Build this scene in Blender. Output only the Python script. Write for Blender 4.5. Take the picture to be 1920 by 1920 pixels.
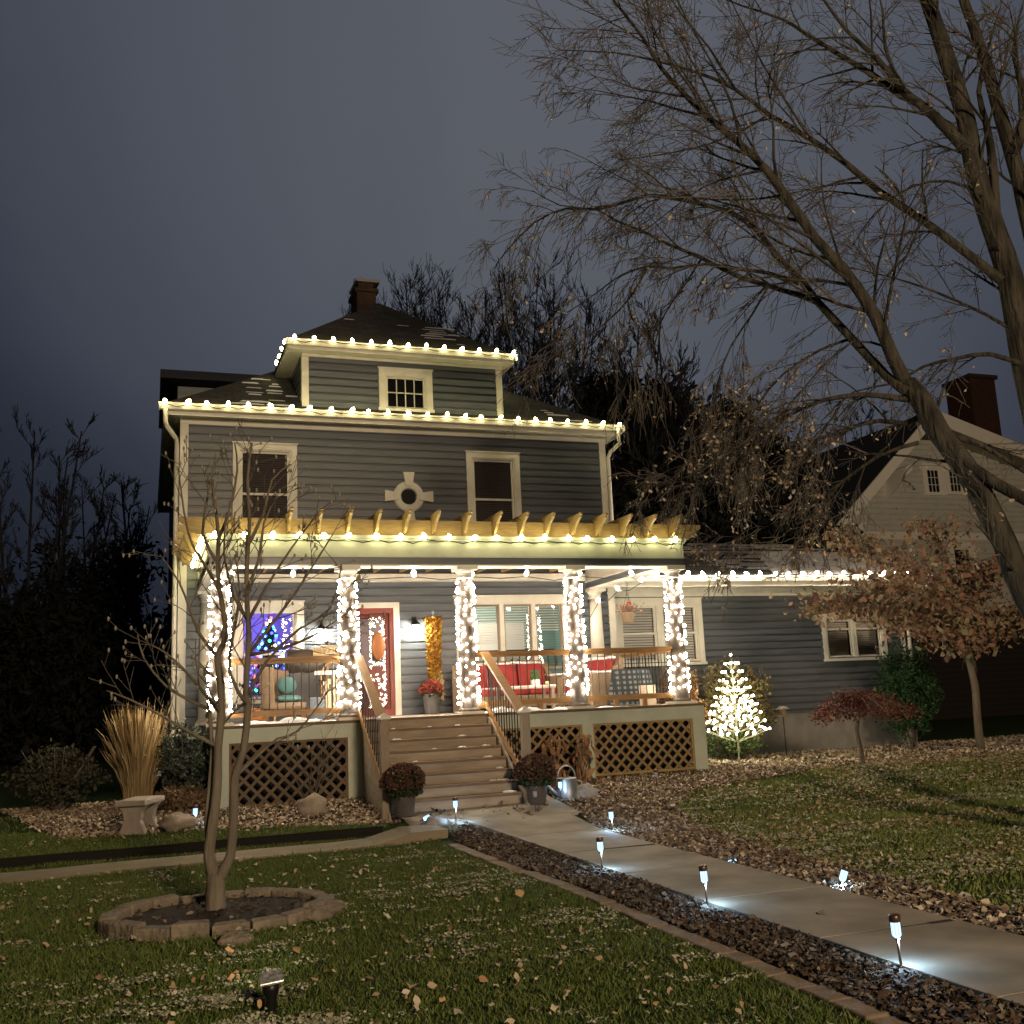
import bpy, math, random
import numpy as np
from mathutils import Vector, Matrix, noise
random.seed(7); rng = np.random.default_rng(7)
PI = math.pi
for o in list(bpy.data.objects): bpy.data.objects.remove(o)
SC = bpy.context.scene; COL = SC.collection
# ------------------------------------------------------------------ camera
FPX = 1927.71; CAM = Vector((-0.549, -18.835, 1.646))
def _rot(yaw, pitch, roll):
    y, p, r = map(math.radians, (yaw, pitch, roll))
    fw = Vector((math.sin(y)*math.cos(p), math.cos(y)*math.cos(p), math.sin(p)))
    rt = Vector((math.cos(y), -math.sin(y), 0)); up = rt.cross(fw)
    return rt*math.cos(r)+up*math.sin(r), -rt*math.sin(r)+up*math.cos(r), fw
CR, CU, CF = _rot(19.79, 10.317, -2.566)
cd = bpy.data.cameras.new('camera'); cam = bpy.data.objects.new('camera', cd); COL.objects.link(cam)
cd.sensor_width = 36; cd.lens = FPX/1920*36; cd.clip_start = .05; cd.clip_end = 600
M = Matrix((CR, CU, -CF)).transposed().to_4x4(); M.translation = CAM; cam.matrix_world = M
SC.camera = cam
# ------------------------------------------------------------------ world: overcast night sky lit by a town
w = bpy.data.worlds.new('World'); SC.world = w; w.use_nodes = True
nt = w.node_tree; nt.nodes.clear()
def N(t, ty, **k):
    n = t.nodes.new(ty)
    for a, b in k.items(): setattr(n, a, b)
    return n
wo = N(nt, 'ShaderNodeOutputWorld'); bg = N(nt, 'ShaderNodeBackground'); tc = N(nt, 'ShaderNodeTexCoord')
dt = N(nt, 'ShaderNodeVectorMath', operation='DOT_PRODUCT')
GD = (CF + CR*((1080-960)/FPX) - CU*((120-960)/FPX)).normalized()
dt.inputs[1].default_value = GD
nz = N(nt, 'ShaderNodeTexNoise'); nz.inputs['Scale'].default_value = 2.2; nz.inputs['Detail'].default_value = 5; nz.inputs['Distortion'].default_value = .6
ma = N(nt, 'ShaderNodeMath', operation='MULTIPLY_ADD'); ma.inputs[1].default_value = .12; ma.inputs[2].default_value = -.065
ad = N(nt, 'ShaderNodeMath', operation='ADD')
rp = N(nt, 'ShaderNodeValToRGB'); rp.color_ramp.interpolation = 'B_SPLINE'
els = rp.color_ramp.elements
els[0].position = .55; els[0].color = (.0035, .0045, .009, 1)
els[1].position = .985; els[1].color = (.092, .099, .118, 1)
for p_, c_ in ((.74, (.007, .009, .015, 1)), (.83, (.018, .023, .036, 1)), (.90, (.052, .060, .082, 1))):
    e = els.new(p_); e.color = c_
nt.links.new(tc.outputs['Generated'], dt.inputs[0]); nt.links.new(tc.outputs['Generated'], nz.inputs['Vector'])
nt.links.new(nz.outputs[0], ma.inputs[0]); nt.links.new(dt.outputs['Value'], ad.inputs[0]); nt.links.new(ma.outputs[0], ad.inputs[1])
nt.links.new(ad.outputs[0], rp.inputs[0]); nt.links.new(rp.outputs[0], bg.inputs[0]); nt.links.new(bg.outputs[0], wo.inputs[0])
bg.inputs[1].default_value = .98
# ------------------------------------------------------------------ the street's own lamp, behind the viewer to the right
def lamp(name, loc, energy, color, radius=.05, kind='POINT', parent=None, spot=None, aim=None, blend=.5):
    ld = bpy.data.lights.new(name, kind); ld.energy = energy; ld.color = color; ld.shadow_soft_size = radius
    o = bpy.data.objects.new(name, ld); COL.objects.link(o); o.location = loc
    if spot: ld.spot_size = math.radians(spot); ld.spot_blend = blend
    if aim is not None: o.rotation_euler = (Vector(aim)-Vector(loc)).to_track_quat('-Z', 'Y').to_euler()
    if parent: o.parent = parent
    return o
lamp('street_light', (3.5, -35, 8.5), 16500, (1, .75, .49), 1.3)
SC.view_settings.view_transform = 'Standard'; SC.view_settings.look = 'None'; SC.view_settings.exposure = .2; SC.view_settings.gamma = 1
SC.render.engine = 'CYCLES'
try:
    SC.cycles.use_denoising = True; SC.cycles.denoiser = 'OPENIMAGEDENOISE'; SC.cycles.sample_clamp_indirect = 3; SC.cycles.sample_clamp_direct = 0
    SC.cycles.max_bounces = 6; SC.cycles.transparent_max_bounces = 12; SC.cycles.caustics_reflective = False; SC.cycles.caustics_refractive = False
    SC.cycles.use_light_tree = True
except Exception: pass
# ------------------------------------------------------------------ helpers
def ray(u, v): return CF + CR*((u-960)/FPX) - CU*((v-960)/FPX)
def at(u, v, d):                                    # point seen at photo pixel u, v at horizontal distance d metres
    r = ray(u, v); return CAM + r*(d/math.hypot(r.x, r.y))
def onY(u, v, y):
    r = ray(u, v); return CAM + r*((y-CAM.y)/r.y)
def sst(a, b, x):
    t = min(1, max(0, (x-a)/(b-a))); return t*t*(3-2*t)
def terr(x, y):
    right = sst(-7.3, -4.4, y)*(.25+.10*math.exp(-((x-7.5)/2.8)**2)*sst(-5, -3.6, y))
    left = .0 if y < -6.5 else (.02 if y < -5.55 else .125+.185*sst(-5.5, -3.5, y))
    if x < 2.3: h = left
    elif x > 3.0: h = right
    else:
        t = (x-2.3)/.7; h = left*(1-t)+right*t
    if y > 3: h += (y-3)*.02
    if y < -19: h -= .0
    return h + .012*noise.noise(Vector((x*.9, y*.9, 0)))
def G(u, v):
    r = ray(u, v); t = 3.0
    while t < 120:
        p = CAM + r*t
        if p.z <= terr(p.x, p.y): return Vector((p.x, p.y, terr(p.x, p.y)))
        t += .02
    return CAM + r*60
# --- materials
def srgb(r, g, b):
    f = lambda c: (c/255/12.92) if c/255 <= .04045 else ((c/255+.055)/1.055)**2.4
    return (f(r), f(g), f(b))
def mat(name, col, rough=.6, col2=None, scale=8, bump=0, bscale=40, metal=0, spec=.4, detail=4, contrast=(.35, .65), stretch=None, bdist=.01):
    m = bpy.data.materials.new(name); m.use_nodes = True; t = m.node_tree; b = t.nodes['Principled BSDF']
    b.inputs['Roughness'].default_value = rough; b.inputs['Metallic'].default_value = metal
    b.inputs['Specular IOR Level'].default_value = spec
    b.inputs['Base Color'].default_value = (*col, 1)
    tc = N(t, 'ShaderNodeTexCoord'); src = tc.outputs['Object']
    if stretch:
        mp = N(t, 'ShaderNodeMapping'); mp.inputs['Scale'].default_value = stretch; t.links.new(src, mp.inputs[0]); src = mp.outputs[0]
    if col2 is not None:
        n = N(t, 'ShaderNodeTexNoise'); n.inputs['Scale'].default_value = scale; n.inputs['Detail'].default_value = detail
        r = N(t, 'ShaderNodeValToRGB'); r.color_ramp.elements[0].position, r.color_ramp.elements[1].position = contrast
        r.color_ramp.elements[0].color = (*col, 1); r.color_ramp.elements[1].color = (*col2, 1)
        t.links.new(src, n.inputs['Vector']); t.links.new(n.outputs[0], r.inputs[0]); t.links.new(r.outputs[0], b.inputs['Base Color'])
    if bump:
        n = N(t, 'ShaderNodeTexNoise'); n.inputs['Scale'].default_value = bscale; n.inputs['Detail'].default_value = 5
        bp = N(t, 'ShaderNodeBump'); bp.inputs['Strength'].default_value = bump; bp.inputs['Distance'].default_value = bdist
        t.links.new(src, n.inputs['Vector']); t.links.new(n.outputs[0], bp.inputs['Height']); t.links.new(bp.outputs[0], b.inputs['Normal'])
    return m
def islands(name, cols, rough=.8, trans=0):          # one colour per leaf / blade
    m = bpy.data.materials.new(name); m.use_nodes = True; t = m.node_tree; b = t.nodes['Principled BSDF']
    g = N(t, 'ShaderNodeNewGeometry'); r = N(t, 'ShaderNodeValToRGB'); e = r.color_ramp.elements
    r.color_ramp.interpolation = 'LINEAR'
    e[0].position = 0; e[0].color = (*cols[0], 1); e[1].position = 1; e[1].color = (*cols[-1], 1)
    for i, c in enumerate(cols[1:-1]): x = e.new((i+1)/(len(cols)-1)); x.color = (*c, 1)
    t.links.new(g.outputs['Random Per Island'], r.inputs[0]); t.links.new(r.outputs[0], b.inputs['Base Color'])
    b.inputs['Roughness'].default_value = rough; b.inputs['Specular IOR Level'].default_value = .25
    return m
def emit(name, col, s, sample=True):
    m = bpy.data.materials.new(name); m.use_nodes = True; t = m.node_tree; t.nodes.clear()
    o = N(t, 'ShaderNodeOutputMaterial'); e = N(t, 'ShaderNodeEmission'); e.inputs[0].default_value = (*col, 1); e.inputs[1].default_value = s
    t.links.new(e.outputs[0], o.inputs[0])
    if not sample:
        try: m.cycles.emission_sampling = 'NONE'
        except Exception: pass
    return m
def glass(name, tint=(1, 1, 1), base=.08):
    m = bpy.data.materials.new(name); m.use_nodes = True; t = m.node_tree; t.nodes.clear()
    o = N(t, 'ShaderNodeOutputMaterial'); a = N(t, 'ShaderNodeBsdfTransparent'); a.inputs[0].default_value = (*tint, 1)
    g = N(t, 'ShaderNodeBsdfGlossy'); g.inputs['Roughness'].default_value = .03
    f = N(t, 'ShaderNodeFresnel'); f.inputs[0].default_value = 1.5; mu = N(t, 'ShaderNodeMath', operation='MULTIPLY_ADD'); mu.inputs[1].default_value = 1.2; mu.inputs[2].default_value = base*.5
    x = N(t, 'ShaderNodeMixShader'); t.links.new(f.outputs[0], mu.inputs[0]); t.links.new(mu.outputs[0], x.inputs[0]); t.links.new(a.outputs[0], x.inputs[1]); t.links.new(g.outputs[0], x.inputs[2]); t.links.new(x.outputs[0], o.inputs[0])
    return m
MT = {}
MT['siding'] = mat('blue grey vinyl siding', (.080, .092, .107), .38, (.114, .128, .145), 3, .12, 60, stretch=(.4, .4, 6), bdist=.003)
MT['trim'] = mat('cream white trim paint', (.62, .60, .52), .45, (.70, .68, .60), 5, .1, 90, bdist=.003)
MT['trim2'] = mat('weathered greenish fascia paint', (.41, .45, .37), .5, (.48, .52, .43), 4, .15, 50, bdist=.003)
MT['roof'] = mat('asphalt shingles', (.035, .035, .035), .9, (.06, .06, .055), 30, .6, 60)
MT['snow'] = mat('snow', (.78, .80, .84), .8, (.70, .72, .76), 30, .5, 60)
MT['cedar'] = mat('treated pine', (.27, .19, .075), .6, (.37, .265, .105), 6, .3, 40, stretch=(1, 6, 6), bdist=.004)
MT['railwood'] = mat('stained rail wood', (.25, .135, .05), .45, (.33, .185, .075), 6, .2, 40, stretch=(1, 8, 8), bdist=.004)
MT['tread'] = mat('dark tread nosing', (.13, .085, .05), .7, (.18, .12, .075), 5, .2, 30)
MT['deck'] = mat('deck boards', (.30, .25, .20), .7, (.38, .33, .27), 5, .2, 30, stretch=(1, 8, 1))
MT['riser'] = mat('weathered stair boards', (.36, .29, .205), .7, (.24, .19, .135), 3.5, .25, 40, stretch=(.6, 2, 3), bdist=.004)
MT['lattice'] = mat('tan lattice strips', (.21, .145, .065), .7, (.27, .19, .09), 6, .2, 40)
MT['latticeshade'] = mat('lattice strips with shade in colour', (.105, .072, .042), .7, (.14, .10, .06), 6, .2, 40)  # left panel's strips: shade put into a darker copy of the tan
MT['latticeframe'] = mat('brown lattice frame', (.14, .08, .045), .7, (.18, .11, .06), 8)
MT['metal'] = mat('black painted metal', (.012, .011, .011), .4, metal=.3)
MT['steel'] = mat('brushed steel', (.42, .40, .38), .35, metal=.9)
MT['galv'] = mat('galvanised steel', (.35, .36, .38), .42, (.45, .46, .48), 9, .2, 20, metal=.8)
MT['red'] = mat('red door paint', (.23, .035, .025), .38, (.19, .03, .022), 4, .05)
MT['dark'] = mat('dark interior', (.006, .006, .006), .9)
MT['blind'] = mat('dim window blinds', (.075, .062, .058), .7)
MT['blindw'] = mat('white blinds', (.72, .70, .66), .6)
MT['conc'] = mat('concrete walk', (.16, .135, .098), .85, (.37, .32, .245), 2.1, .35, 90, detail=8, contrast=(.25, .75), bdist=.006)
MT['found'] = mat('painted block foundation', (.20, .19, .175), .85, (.25, .24, .22), 4, .3, 50)
MT['stone'] = mat('tumbled wall blocks', (.25, .205, .145), .9, (.14, .115, .085), 7, 1, 22, bdist=.03)
MT['rock'] = mat('field stone', (.24, .19, .14), .85, (.33, .28, .22), 5, .7, 14, bdist=.02)
MT['rockgrey'] = mat('grey boulder', (.27, .27, .27), .8, (.38, .38, .38), 6, .7, 16, bdist=.02)
MT['benchst'] = mat('cast stone', (.36, .30, .25), .85, (.43, .37, .31), 8, .4, 50)
MT['soil'] = mat('wet soil', (.018, .013, .009), .95, (.035, .025, .017), 14, 1, 40, bdist=.03)
MT['bark'] = mat('grey brown bark', (.115, .095, .068), .9, (.17, .145, .105), 9, 1, 26, stretch=(1, 1, .25), bdist=.02)
MT['barkdark'] = mat('maple bark', (.016, .0145, .012), .9, (.07, .062, .046), 9, 1, 16, stretch=(1, 1, .22), bdist=.08)
MT['twig'] = mat('twig bark', (.105, .090, .073), .85)
MT['farbark'] = mat('far tree bark', (.026, .026, .03), .95)
MT['teal'] = mat('teal cushion', (.09, .20, .21), .85, bump=.2)
MT['redcush'] = mat('red cushion fabric', (.30, .03, .028), .85, (.24, .024, .02), 8, .3, 120)
MT['wicker'] = mat('brown wicker', (.20, .14, .09), .75, (.28, .20, .13), 60, .8, 90, bdist=.01)
MT['potgrey'] = mat('grey planter', (.075, .065, .06), .6, (.10, .088, .08), 8)
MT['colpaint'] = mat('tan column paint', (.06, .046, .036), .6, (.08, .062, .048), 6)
MT['glass'] = glass('window glass')
MT['brick'] = mat('chimney brick', (.03, .018, .013), .9, (.05, .03, .02), 14, .6, 30)
MT['orange'] = mat('orange gourd', (.30, .11, .03), .55)
MT['cord'] = mat('green light cord', (.01, .02, .01), .5)
MT['bulb'] = emit('warm white C9 bulb', (1, .86, .40), 40)
MT['mini'] = emit('warm white mini bulb', (1, .86, .66), 82)
MT['minigreen'] = emit('warm white tree bulb', (1, .93, .62), 38)
MT['lens'] = emit('cool solar lens', (.36, .66, 1), 2.4)
# --- objects
def tag(o, label=None, cat=None, group=None, kind=None):
    if label: o['label'] = label
    if cat: o['category'] = cat
    if group: o['group'] = group
    if kind: o['kind'] = kind
    return o
def empty(name, loc=(0, 0, 0), rz=0):
    o = bpy.data.objects.new(name, None); COL.objects.link(o); o.location = loc; o.rotation_euler = (0, 0, rz); return o
def thing(name, label, cat, loc=(0, 0, 0), rz=0, group=None):
    return tag(empty(name, loc, rz), label, cat, group)
class MB:
    def __init__(s): s.v = []; s.f = []
    def quad(s, *p):
        n = len(s.v); s.v += [tuple(q) for q in p]; s.f.append(tuple(range(n, n+len(p)))); return s
    def box(s, x0, x1, y0, y1, z0, z1):
        n = len(s.v)
        s.v += [(x0,y0,z0),(x1,y0,z0),(x1,y1,z0),(x0,y1,z0),(x0,y0,z1),(x1,y0,z1),(x1,y1,z1),(x0,y1,z1)]
        s.f += [tuple(n+i for i in q) for q in ((0,3,2,1),(4,5,6,7),(0,1,5,4),(1,2,6,5),(2,3,7,6),(3,0,4,7))]; return s
    def hexa(s, p):                               # 8 corners, same order as box
        n = len(s.v); s.v += [tuple(q) for q in p]
        s.f += [tuple(n+i for i in q) for q in ((0,3,2,1),(4,5,6,7),(0,1,5,4),(1,2,6,5),(2,3,7,6),(3,0,4,7))]; return s
    def bar(s, a, b, w, h, up=(0, 0, 1)):
        a = Vector(a); b = Vector(b); d = (b-a).normalized(); u = Vector(up); sd = d.cross(u)
        if sd.length < 1e-4: sd = d.cross(Vector((1, 0, 0)))
        sd.normalize(); u = sd.cross(d).normalized(); sd = sd*w/2; u = u*h/2
        return s.hexa([a-sd-u, a+sd-u, b+sd-u, b-sd-u, a-sd+u, a+sd+u, b+sd+u, b-sd+u])
    def tube(s, pts, rad, n=6, cap=True):
        pts = [Vector(p) for p in pts]
        if not hasattr(rad, '__len__'): rad = [rad]*len(pts)
        base = len(s.v); ref = None
        for i, p in enumerate(pts):
            d = (pts[min(i+1, len(pts)-1)]-pts[max(i-1, 0)])
            if d.length < 1e-9: d = Vector((0, 0, 1))
            d.normalize()
            if ref is None: ref = Vector((1, 0, 0)) if abs(d.x) < .8 else Vector((0, 1, 0))
            a = (ref-d*ref.dot(d)).normalized(); ref = a; b = d.cross(a)
            for k in range(n):
                t = 2*PI*k/n; q = p+(a*math.cos(t)+b*math.sin(t))*rad[i]; s.v.append((q.x, q.y, q.z))
        for i in range(len(pts)-1):
            for k in range(n):
                k2 = (k+1) % n; s.f.append((base+i*n+k, base+i*n+k2, base+(i+1)*n+k2, base+(i+1)*n+k))
        if cap and n > 2:
            s.f.append(tuple(base+k for k in range(n))[::-1]); s.f.append(tuple(base+(len(pts)-1)*n+k for k in range(n)))
        return s
    def lathe(s, prof, n=20, c=(0, 0, 0)):
        base = len(s.v)
        for r, z in prof:
            for k in range(n):
                t = 2*PI*k/n; s.v.append((c[0]+r*math.cos(t), c[1]+r*math.sin(t), c[2]+z))
        for i in range(len(prof)-1):
            for k in range(n):
                k2 = (k+1) % n; s.f.append((base+i*n+k, base+i*n+k2, base+(i+1)*n+k2, base+(i+1)*n+k))
        s.f.append(tuple(base+k for k in range(n))[::-1]); s.f.append(tuple(base+(len(prof)-1)*n+k for k in range(n)))
        return s
    def prism(s, poly, axis, a, b):               # poly in the plane across axis ('x','y','z')
        n = len(poly); base = len(s.v)
        for t in (a, b):
            for p in poly:
                s.v.append((t, p[0], p[1]) if axis == 'x' else (p[0], t, p[1]) if axis == 'y' else (p[0], p[1], t))
        s.f.append(tuple(base+i for i in range(n))); s.f.append(tuple(base+n+i for i in range(n))[::-1])
        for i in range(n): j = (i+1) % n; s.f.append((base+i, base+n+i, base+n+j, base+j))
        return s
    def ball(s, c, r, n=8, m=6, sq=(1, 1, 1), jit=0, seed=0):
        base = len(s.v)
        for i in range(m+1):
            ph = PI*i/m
            for k in range(n):
                t = 2*PI*k/n; d = Vector((math.sin(ph)*math.cos(t), math.sin(ph)*math.sin(t), math.cos(ph)))
                j = 1+jit*noise.noise(d*1.6+Vector((seed, 0, 0)))+jit*.4*noise.noise(d*4+Vector((0, seed, 0)))
                s.v.append((c[0]+d.x*r*sq[0]*j, c[1]+d.y*r*sq[1]*j, c[2]+d.z*r*sq[2]*j))
        for i in range(m):
            for k in range(n):
                k2 = (k+1) % n; s.f.append((base+i*n+k, base+(i+1)*n+k, base+(i+1)*n+k2, base+i*n+k2))
        return s
    def build(s, name, m, parent=None, smooth=False, bevel=0, loc=None):
        me = bpy.data.meshes.new(name); me.from_pydata(s.v, [], s.f)
        if isinstance(m, str): m = MT[m]
        me.materials.append(m)
        if smooth: me.polygons.foreach_set('use_smooth', [True]*len(me.polygons))
        me.update()
        o = bpy.data.objects.new(name, me); COL.objects.link(o)
        if parent: o.parent = parent
        if loc is not None: o.location = loc
        if bevel:
            b = o.modifiers.new('bevel', 'BEVEL'); b.width = bevel; b.segments = 2; b.limit_method = 'ANGLE'
        return o
def fast(name, V, F, m, parent=None):             # numpy mesh; F (n,3) or (n,4)
    V = np.asarray(V, np.float32); F = np.asarray(F, np.int32); k = F.shape[1]
    me = bpy.data.meshes.new(name); me.vertices.add(len(V)); me.vertices.foreach_set('co', V.ravel())
    me.loops.add(F.size); me.loops.foreach_set('vertex_index', F.ravel())
    me.polygons.add(len(F)); me.polygons.foreach_set('loop_start', np.arange(0, F.size, k, dtype=np.int32))
    me.update(calc_edges=True); me.validate()
    me.materials.append(MT[m] if isinstance(m, str) else m)
    o = bpy.data.objects.new(name, me); COL.objects.link(o)
    if parent: o.parent = parent
    return o
def leafcloud(name, C, size, m, parent=None, flat=0., asp=.6, droop=0.):
    """C (n,3) centres; each leaf a bent pair of quads, random orientation (flat=1: lying down)"""
    n = len(C); C = np.asarray(C)
    d = rng.normal(size=(n, 3)); d[:, 2] = d[:, 2]*(1-flat)-droop*np.abs(d[:, 2])*2-droop; d /= np.linalg.norm(d, axis=1)[:, None]
    q = rng.normal(size=(n, 3)); q[:, 2] *= (1-flat*.8); s = np.cross(d, q); 
    if flat > 0:
        up = np.tile([0, 0, 1.], (n, 1)) + rng.normal(size=(n, 3))*.45*(1.3-flat); s2 = np.cross(d, up); s = s*(1-flat)+s2*flat
    s /= np.linalg.norm(s, axis=1)[:, None]; nn = np.cross(d, s)
    L = (size*rng.uniform(.35, 1.65, n))[:, None]; W = L*asp
    bend = nn*L*rng.uniform(-.25, .25, n)[:, None]
    J = lambda a: nn*L*rng.uniform(-a, a, n)[:, None]
    p0 = C-d*L/2+J(.18); p5 = C+d*L/2+J(.18); w1 = rng.uniform(.55, 1.15, n)[:, None]; w2 = rng.uniform(.35, 1.0, n)[:, None]
    p1 = C-s*W/2*w1-d*L*.16+J(.25); p2 = C+s*W/2*w2-d*L*.10+J(.25); p3 = C-s*W/2*w2+d*L*.20+J(.28); p4 = C+s*W/2*w1+d*L*.24+J(.28); pc = C+J(.10)
    V = np.stack([p0, p1, p3, p5, p4, p2, pc], 1).reshape(-1, 3); b = (np.arange(n)*7)[:, None]
    F = np.concatenate([b+[6, q, (q+1) % 6] for q in range(6)], 0)
    return fast(name, V, F, m, parent)
def copytree(o, parent=None, **kw):
    c = o.copy(); COL.objects.link(c); c.parent = parent
    for ch in [x for x in o.children]: copytree(ch, c)
    return c
# ================================================================== GROUND
def grid_z(x0, x1, y0, y1, step, dz=0):
    xs = np.arange(x0, x1+1e-6, step); ys = np.arange(y0, y1+1e-6, step)
    V = [(x, y, terr(x, y)+dz) for y in ys for x in xs]; n = len(xs)
    F = [(j*n+i, j*n+i+1, (j+1)*n+i+1, (j+1)*n+i) for j in range(len(ys)-1) for i in range(len(xs)-1)]
    return V, F
# lawn sheet: fine near, then far ground ring
def groundmat():
    m = bpy.data.materials.new('lawn soil and turf'); m.use_nodes = True; t = m.node_tree; b = t.nodes['Principled BSDF']
    b.inputs['Roughness'].default_value = .95; b.inputs['Specular IOR Level'].default_value = .1
    tc = N(t, 'ShaderNodeTexCoord')
    n1 = N(t, 'ShaderNodeTexNoise'); n1.inputs['Scale'].default_value = 3; n1.inputs['Detail'].default_value = 8
    r1 = N(t, 'ShaderNodeValToRGB'); r1.color_ramp.elements[0].color = (.022, .035, .010, 1); r1.color_ramp.elements[1].color = (.035, .06, .016, 1)
    t.links.new(tc.outputs['Object'], n1.inputs['Vector']); t.links.new(n1.outputs[0], r1.inputs[0]); t.links.new(r1.outputs[0], b.inputs['Base Color'])
    n3 = N(t, 'ShaderNodeTexNoise'); n3.inputs['Scale'].default_value = 60; n3.inputs['Detail'].default_value = 4
    bp = N(t, 'ShaderNodeBump'); bp.inputs['Strength'].default_value = .8; bp.inputs['Distance'].default_value = .03
    t.links.new(tc.outputs['Object'], n3.inputs['Vector']); t.links.new(n3.outputs[0], bp.inputs['Height']); t.links.new(bp.outputs[0], b.inputs['Normal'])
    return m
MT['lawn'] = groundmat()
xs = np.concatenate([np.arange(-300, -9, 20), np.arange(-9, 20.01, .16), np.arange(24, 301, 20)])
ys = np.concatenate([np.arange(-60, -20, 8), np.arange(-20, -5.61, .2), [-5.551, -5.549], np.arange(-5.4, 3.01, .2), np.arange(6, 400, 20)])
V = [(x, y, terr(x, y)) for y in ys for x in xs]; nn_ = len(xs)
F = [(j*nn_+i, j*nn_+i+1, (j+1)*nn_+i+1, (j+1)*nn_+i) for j in range(len(ys)-1) for i in range(nn_-1)]
tag(fast('ground', V, F, 'lawn'), kind='structure')
# concrete front walk: four-sided slabs, raised 5 cm, with joints
def slab(mb, P4, th=.05, up=.05):
    top = [Vector((x, y, terr(x, y)+up)) for x, y in P4]; bot = [p-Vector((0, 0, th+.06)) for p in top]
    mb.hexa([*bot, *top])
mb = MB(); ye = [-17.2, -15.75, -14.35, -12.86, -11.38, -9.92, -8.45, -6.95]
for a, b in zip(ye[:-1], ye[1:]): slab(mb, [(3.58, a+.008), (4.68, a+.008), (4.68, b-.008), (3.58, b-.008)])
mb2 = MB(); [mb2.box(3.62, 4.64, q-.03, q+.03, terr(3.9, q)-.02, terr(3.9, q)+.045) for q in ye[1:]]; tag(mb2.build('joint_dirt', 'soil'), kind='structure')
slab(mb, [(3.58, -6.94), (4.68, -6.94), (4.70, -5.93), (3.30, -5.93)]); 
slab(mb, [(2.62, -5.90), (4.85, -5.90), (4.85, -4.7), (2.62, -4.7)])
tag(mb.build('front_walk', 'conc', bevel=.005), kind='structure')
mb = MB(); X = np.linspace(-14, 2.9, 40)
pl = lambda x: -6.10-.02*(2.9-x)+.10*noise.noise(Vector((x*.4, 3, 0)))
for a, b in zip(X[:-1], X[1:]):
    w0, w1 = .36, .36
    za = terr(a, -6.6)+.03+.17*sst(1.9, 2.9, a); zb = terr(b, -6.6)+.03+.17*sst(1.9, 2.9, b)
    if b > 2.6: zb = .15
    mb.hexa([(a, pl(a)-w0, za-.12), (b, pl(b)-w1, zb-.12), (b, pl(b)+w1, zb-.12), (a, pl(a)+w0, za-.12), (a, pl(a)-w0, za), (b, pl(b)-w1, zb), (b, pl(b)+w1, zb), (a, pl(a)+w0, za)])
tag(mb.build('side_path', mat('worn path concrete', (.26, .21, .14), .9, (.20, .17, .11), 3, .5, 40)), kind='structure')
# driveway glimpsed at left
mb = MB(); mb.quad((-15, -3.5, .2), (-3.2, -2.6, .3), (-4.2, 8, .40), (-15, 8, .40)); mb.quad((-15, -3.5, .1), (-3.2, -2.6, .1), (-3.2, -2.6, .3), (-15, -3.5, .2))
tag(mb.build('driveway', mat('driveway concrete', (.14, .13, .11), .9, (.11, .10, .09), 2)), kind='structure')
mb = MB(); X = np.linspace(-14, 2.3, 60)
for a, c in zip(X[:-1], X[1:]):
    w0 = -5.50+.06*noise.noise(Vector((a*3, 0, 0))); w1 = -5.50+.06*noise.noise(Vector((c*3, 0, 0)))
    mb.quad((a, -5.66+.05*noise.noise(Vector((a*4, 5, 0))), terr(a, -5.75)+.012), (c, -5.66+.05*noise.noise(Vector((c*4, 5, 0))), terr(c, -5.75)+.012), (c, -5.575, terr(c, -5.6)+.016), (a, -5.575, terr(a, -5.6)+.016)); mb.quad((a, -5.575, terr(a, -5.6)+.016), (c, -5.575, terr(c, -5.6)+.016), (c, -5.565, terr(c, -5.54)+.022), (a, -5.565, terr(a, -5.54)+.022)); mb.quad((a, -5.565, terr(a, -5.54)+.022), (c, -5.565, terr(c, -5.54)+.022), (c, w1-.05, terr(c, w1-.05)+.016), (a, w0-.05, terr(a, w0-.05)+.016))
tag(mb.build('cut_turf_edge', mat('black cut soil', (.008, .007, .005), .95)), kind='structure')
# beds: polygons draped on the terrain
def inpoly(x, y, P):
    c = False; j = len(P)-1
    for i in range(len(P)):
        if (P[i][1] > y) != (P[j][1] > y) and x < (P[j][0]-P[i][0])*(y-P[i][1])/(P[j][1]-P[i][1])+P[i][0]: c = not c
        j = i
    return c
BED_WALK_L = [(2.95, -17.4), (3.57, -17.4), (3.57, -6.95), (3.28, -5.98), (2.95, -6.3), (2.92, -8.3), (3.02, -10.2), (3.0, -13), (2.96, -14.2)]
BED_WALK_R = [(4.69, -17.4), (5.3, -17.4), (5.25, -13), (5.35, -11.6), (5.5, -10), (5.7, -8.4), (5.9, -7), (6.3, -5.8), (7.2, -5.0), (9.5, -4.4), (9.5, -3.6), (4.35, -3.6), (4.87, -4.7), (4.87, -5.93), (4.69, -6.95)]
BED_HOUSE_L = [(-1.9, -3.9), (-1.5, -4.75), (.2, -4.85), (1.4, -5.1), (2.58, -5.5), (2.58, -3.55), (.2, -3.5), (.1, -1), (-2.6, -1)]
BED_RIGHT = [(8.2, -4.6), (9.5, -4.0), (12.5, -3.6), (17, -3.4), (24, -3.6), (24, 1), (8.2, .4)]
def drape(P, dz=.012, step=.12):
    x0 = min(p[0] for p in P); x1 = max(p[0] for p in P); y0 = min(p[1] for p in P); y1 = max(p[1] for p in P)
    mb = MB(); x = x0
    while x < x1:
        y = y0
        while y < y1:
            if inpoly(x+step/2, y+step/2, P):
                z = lambda a, b: terr(a, b)+dz
                mb.quad((x, y, z(x, y)), (x+step, y, z(x+step, y)), (x+step, y+step, z(x+step, y+step)), (x, y+step, z(x, y+step)))
            y += step
        x += step
    return mb
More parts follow.
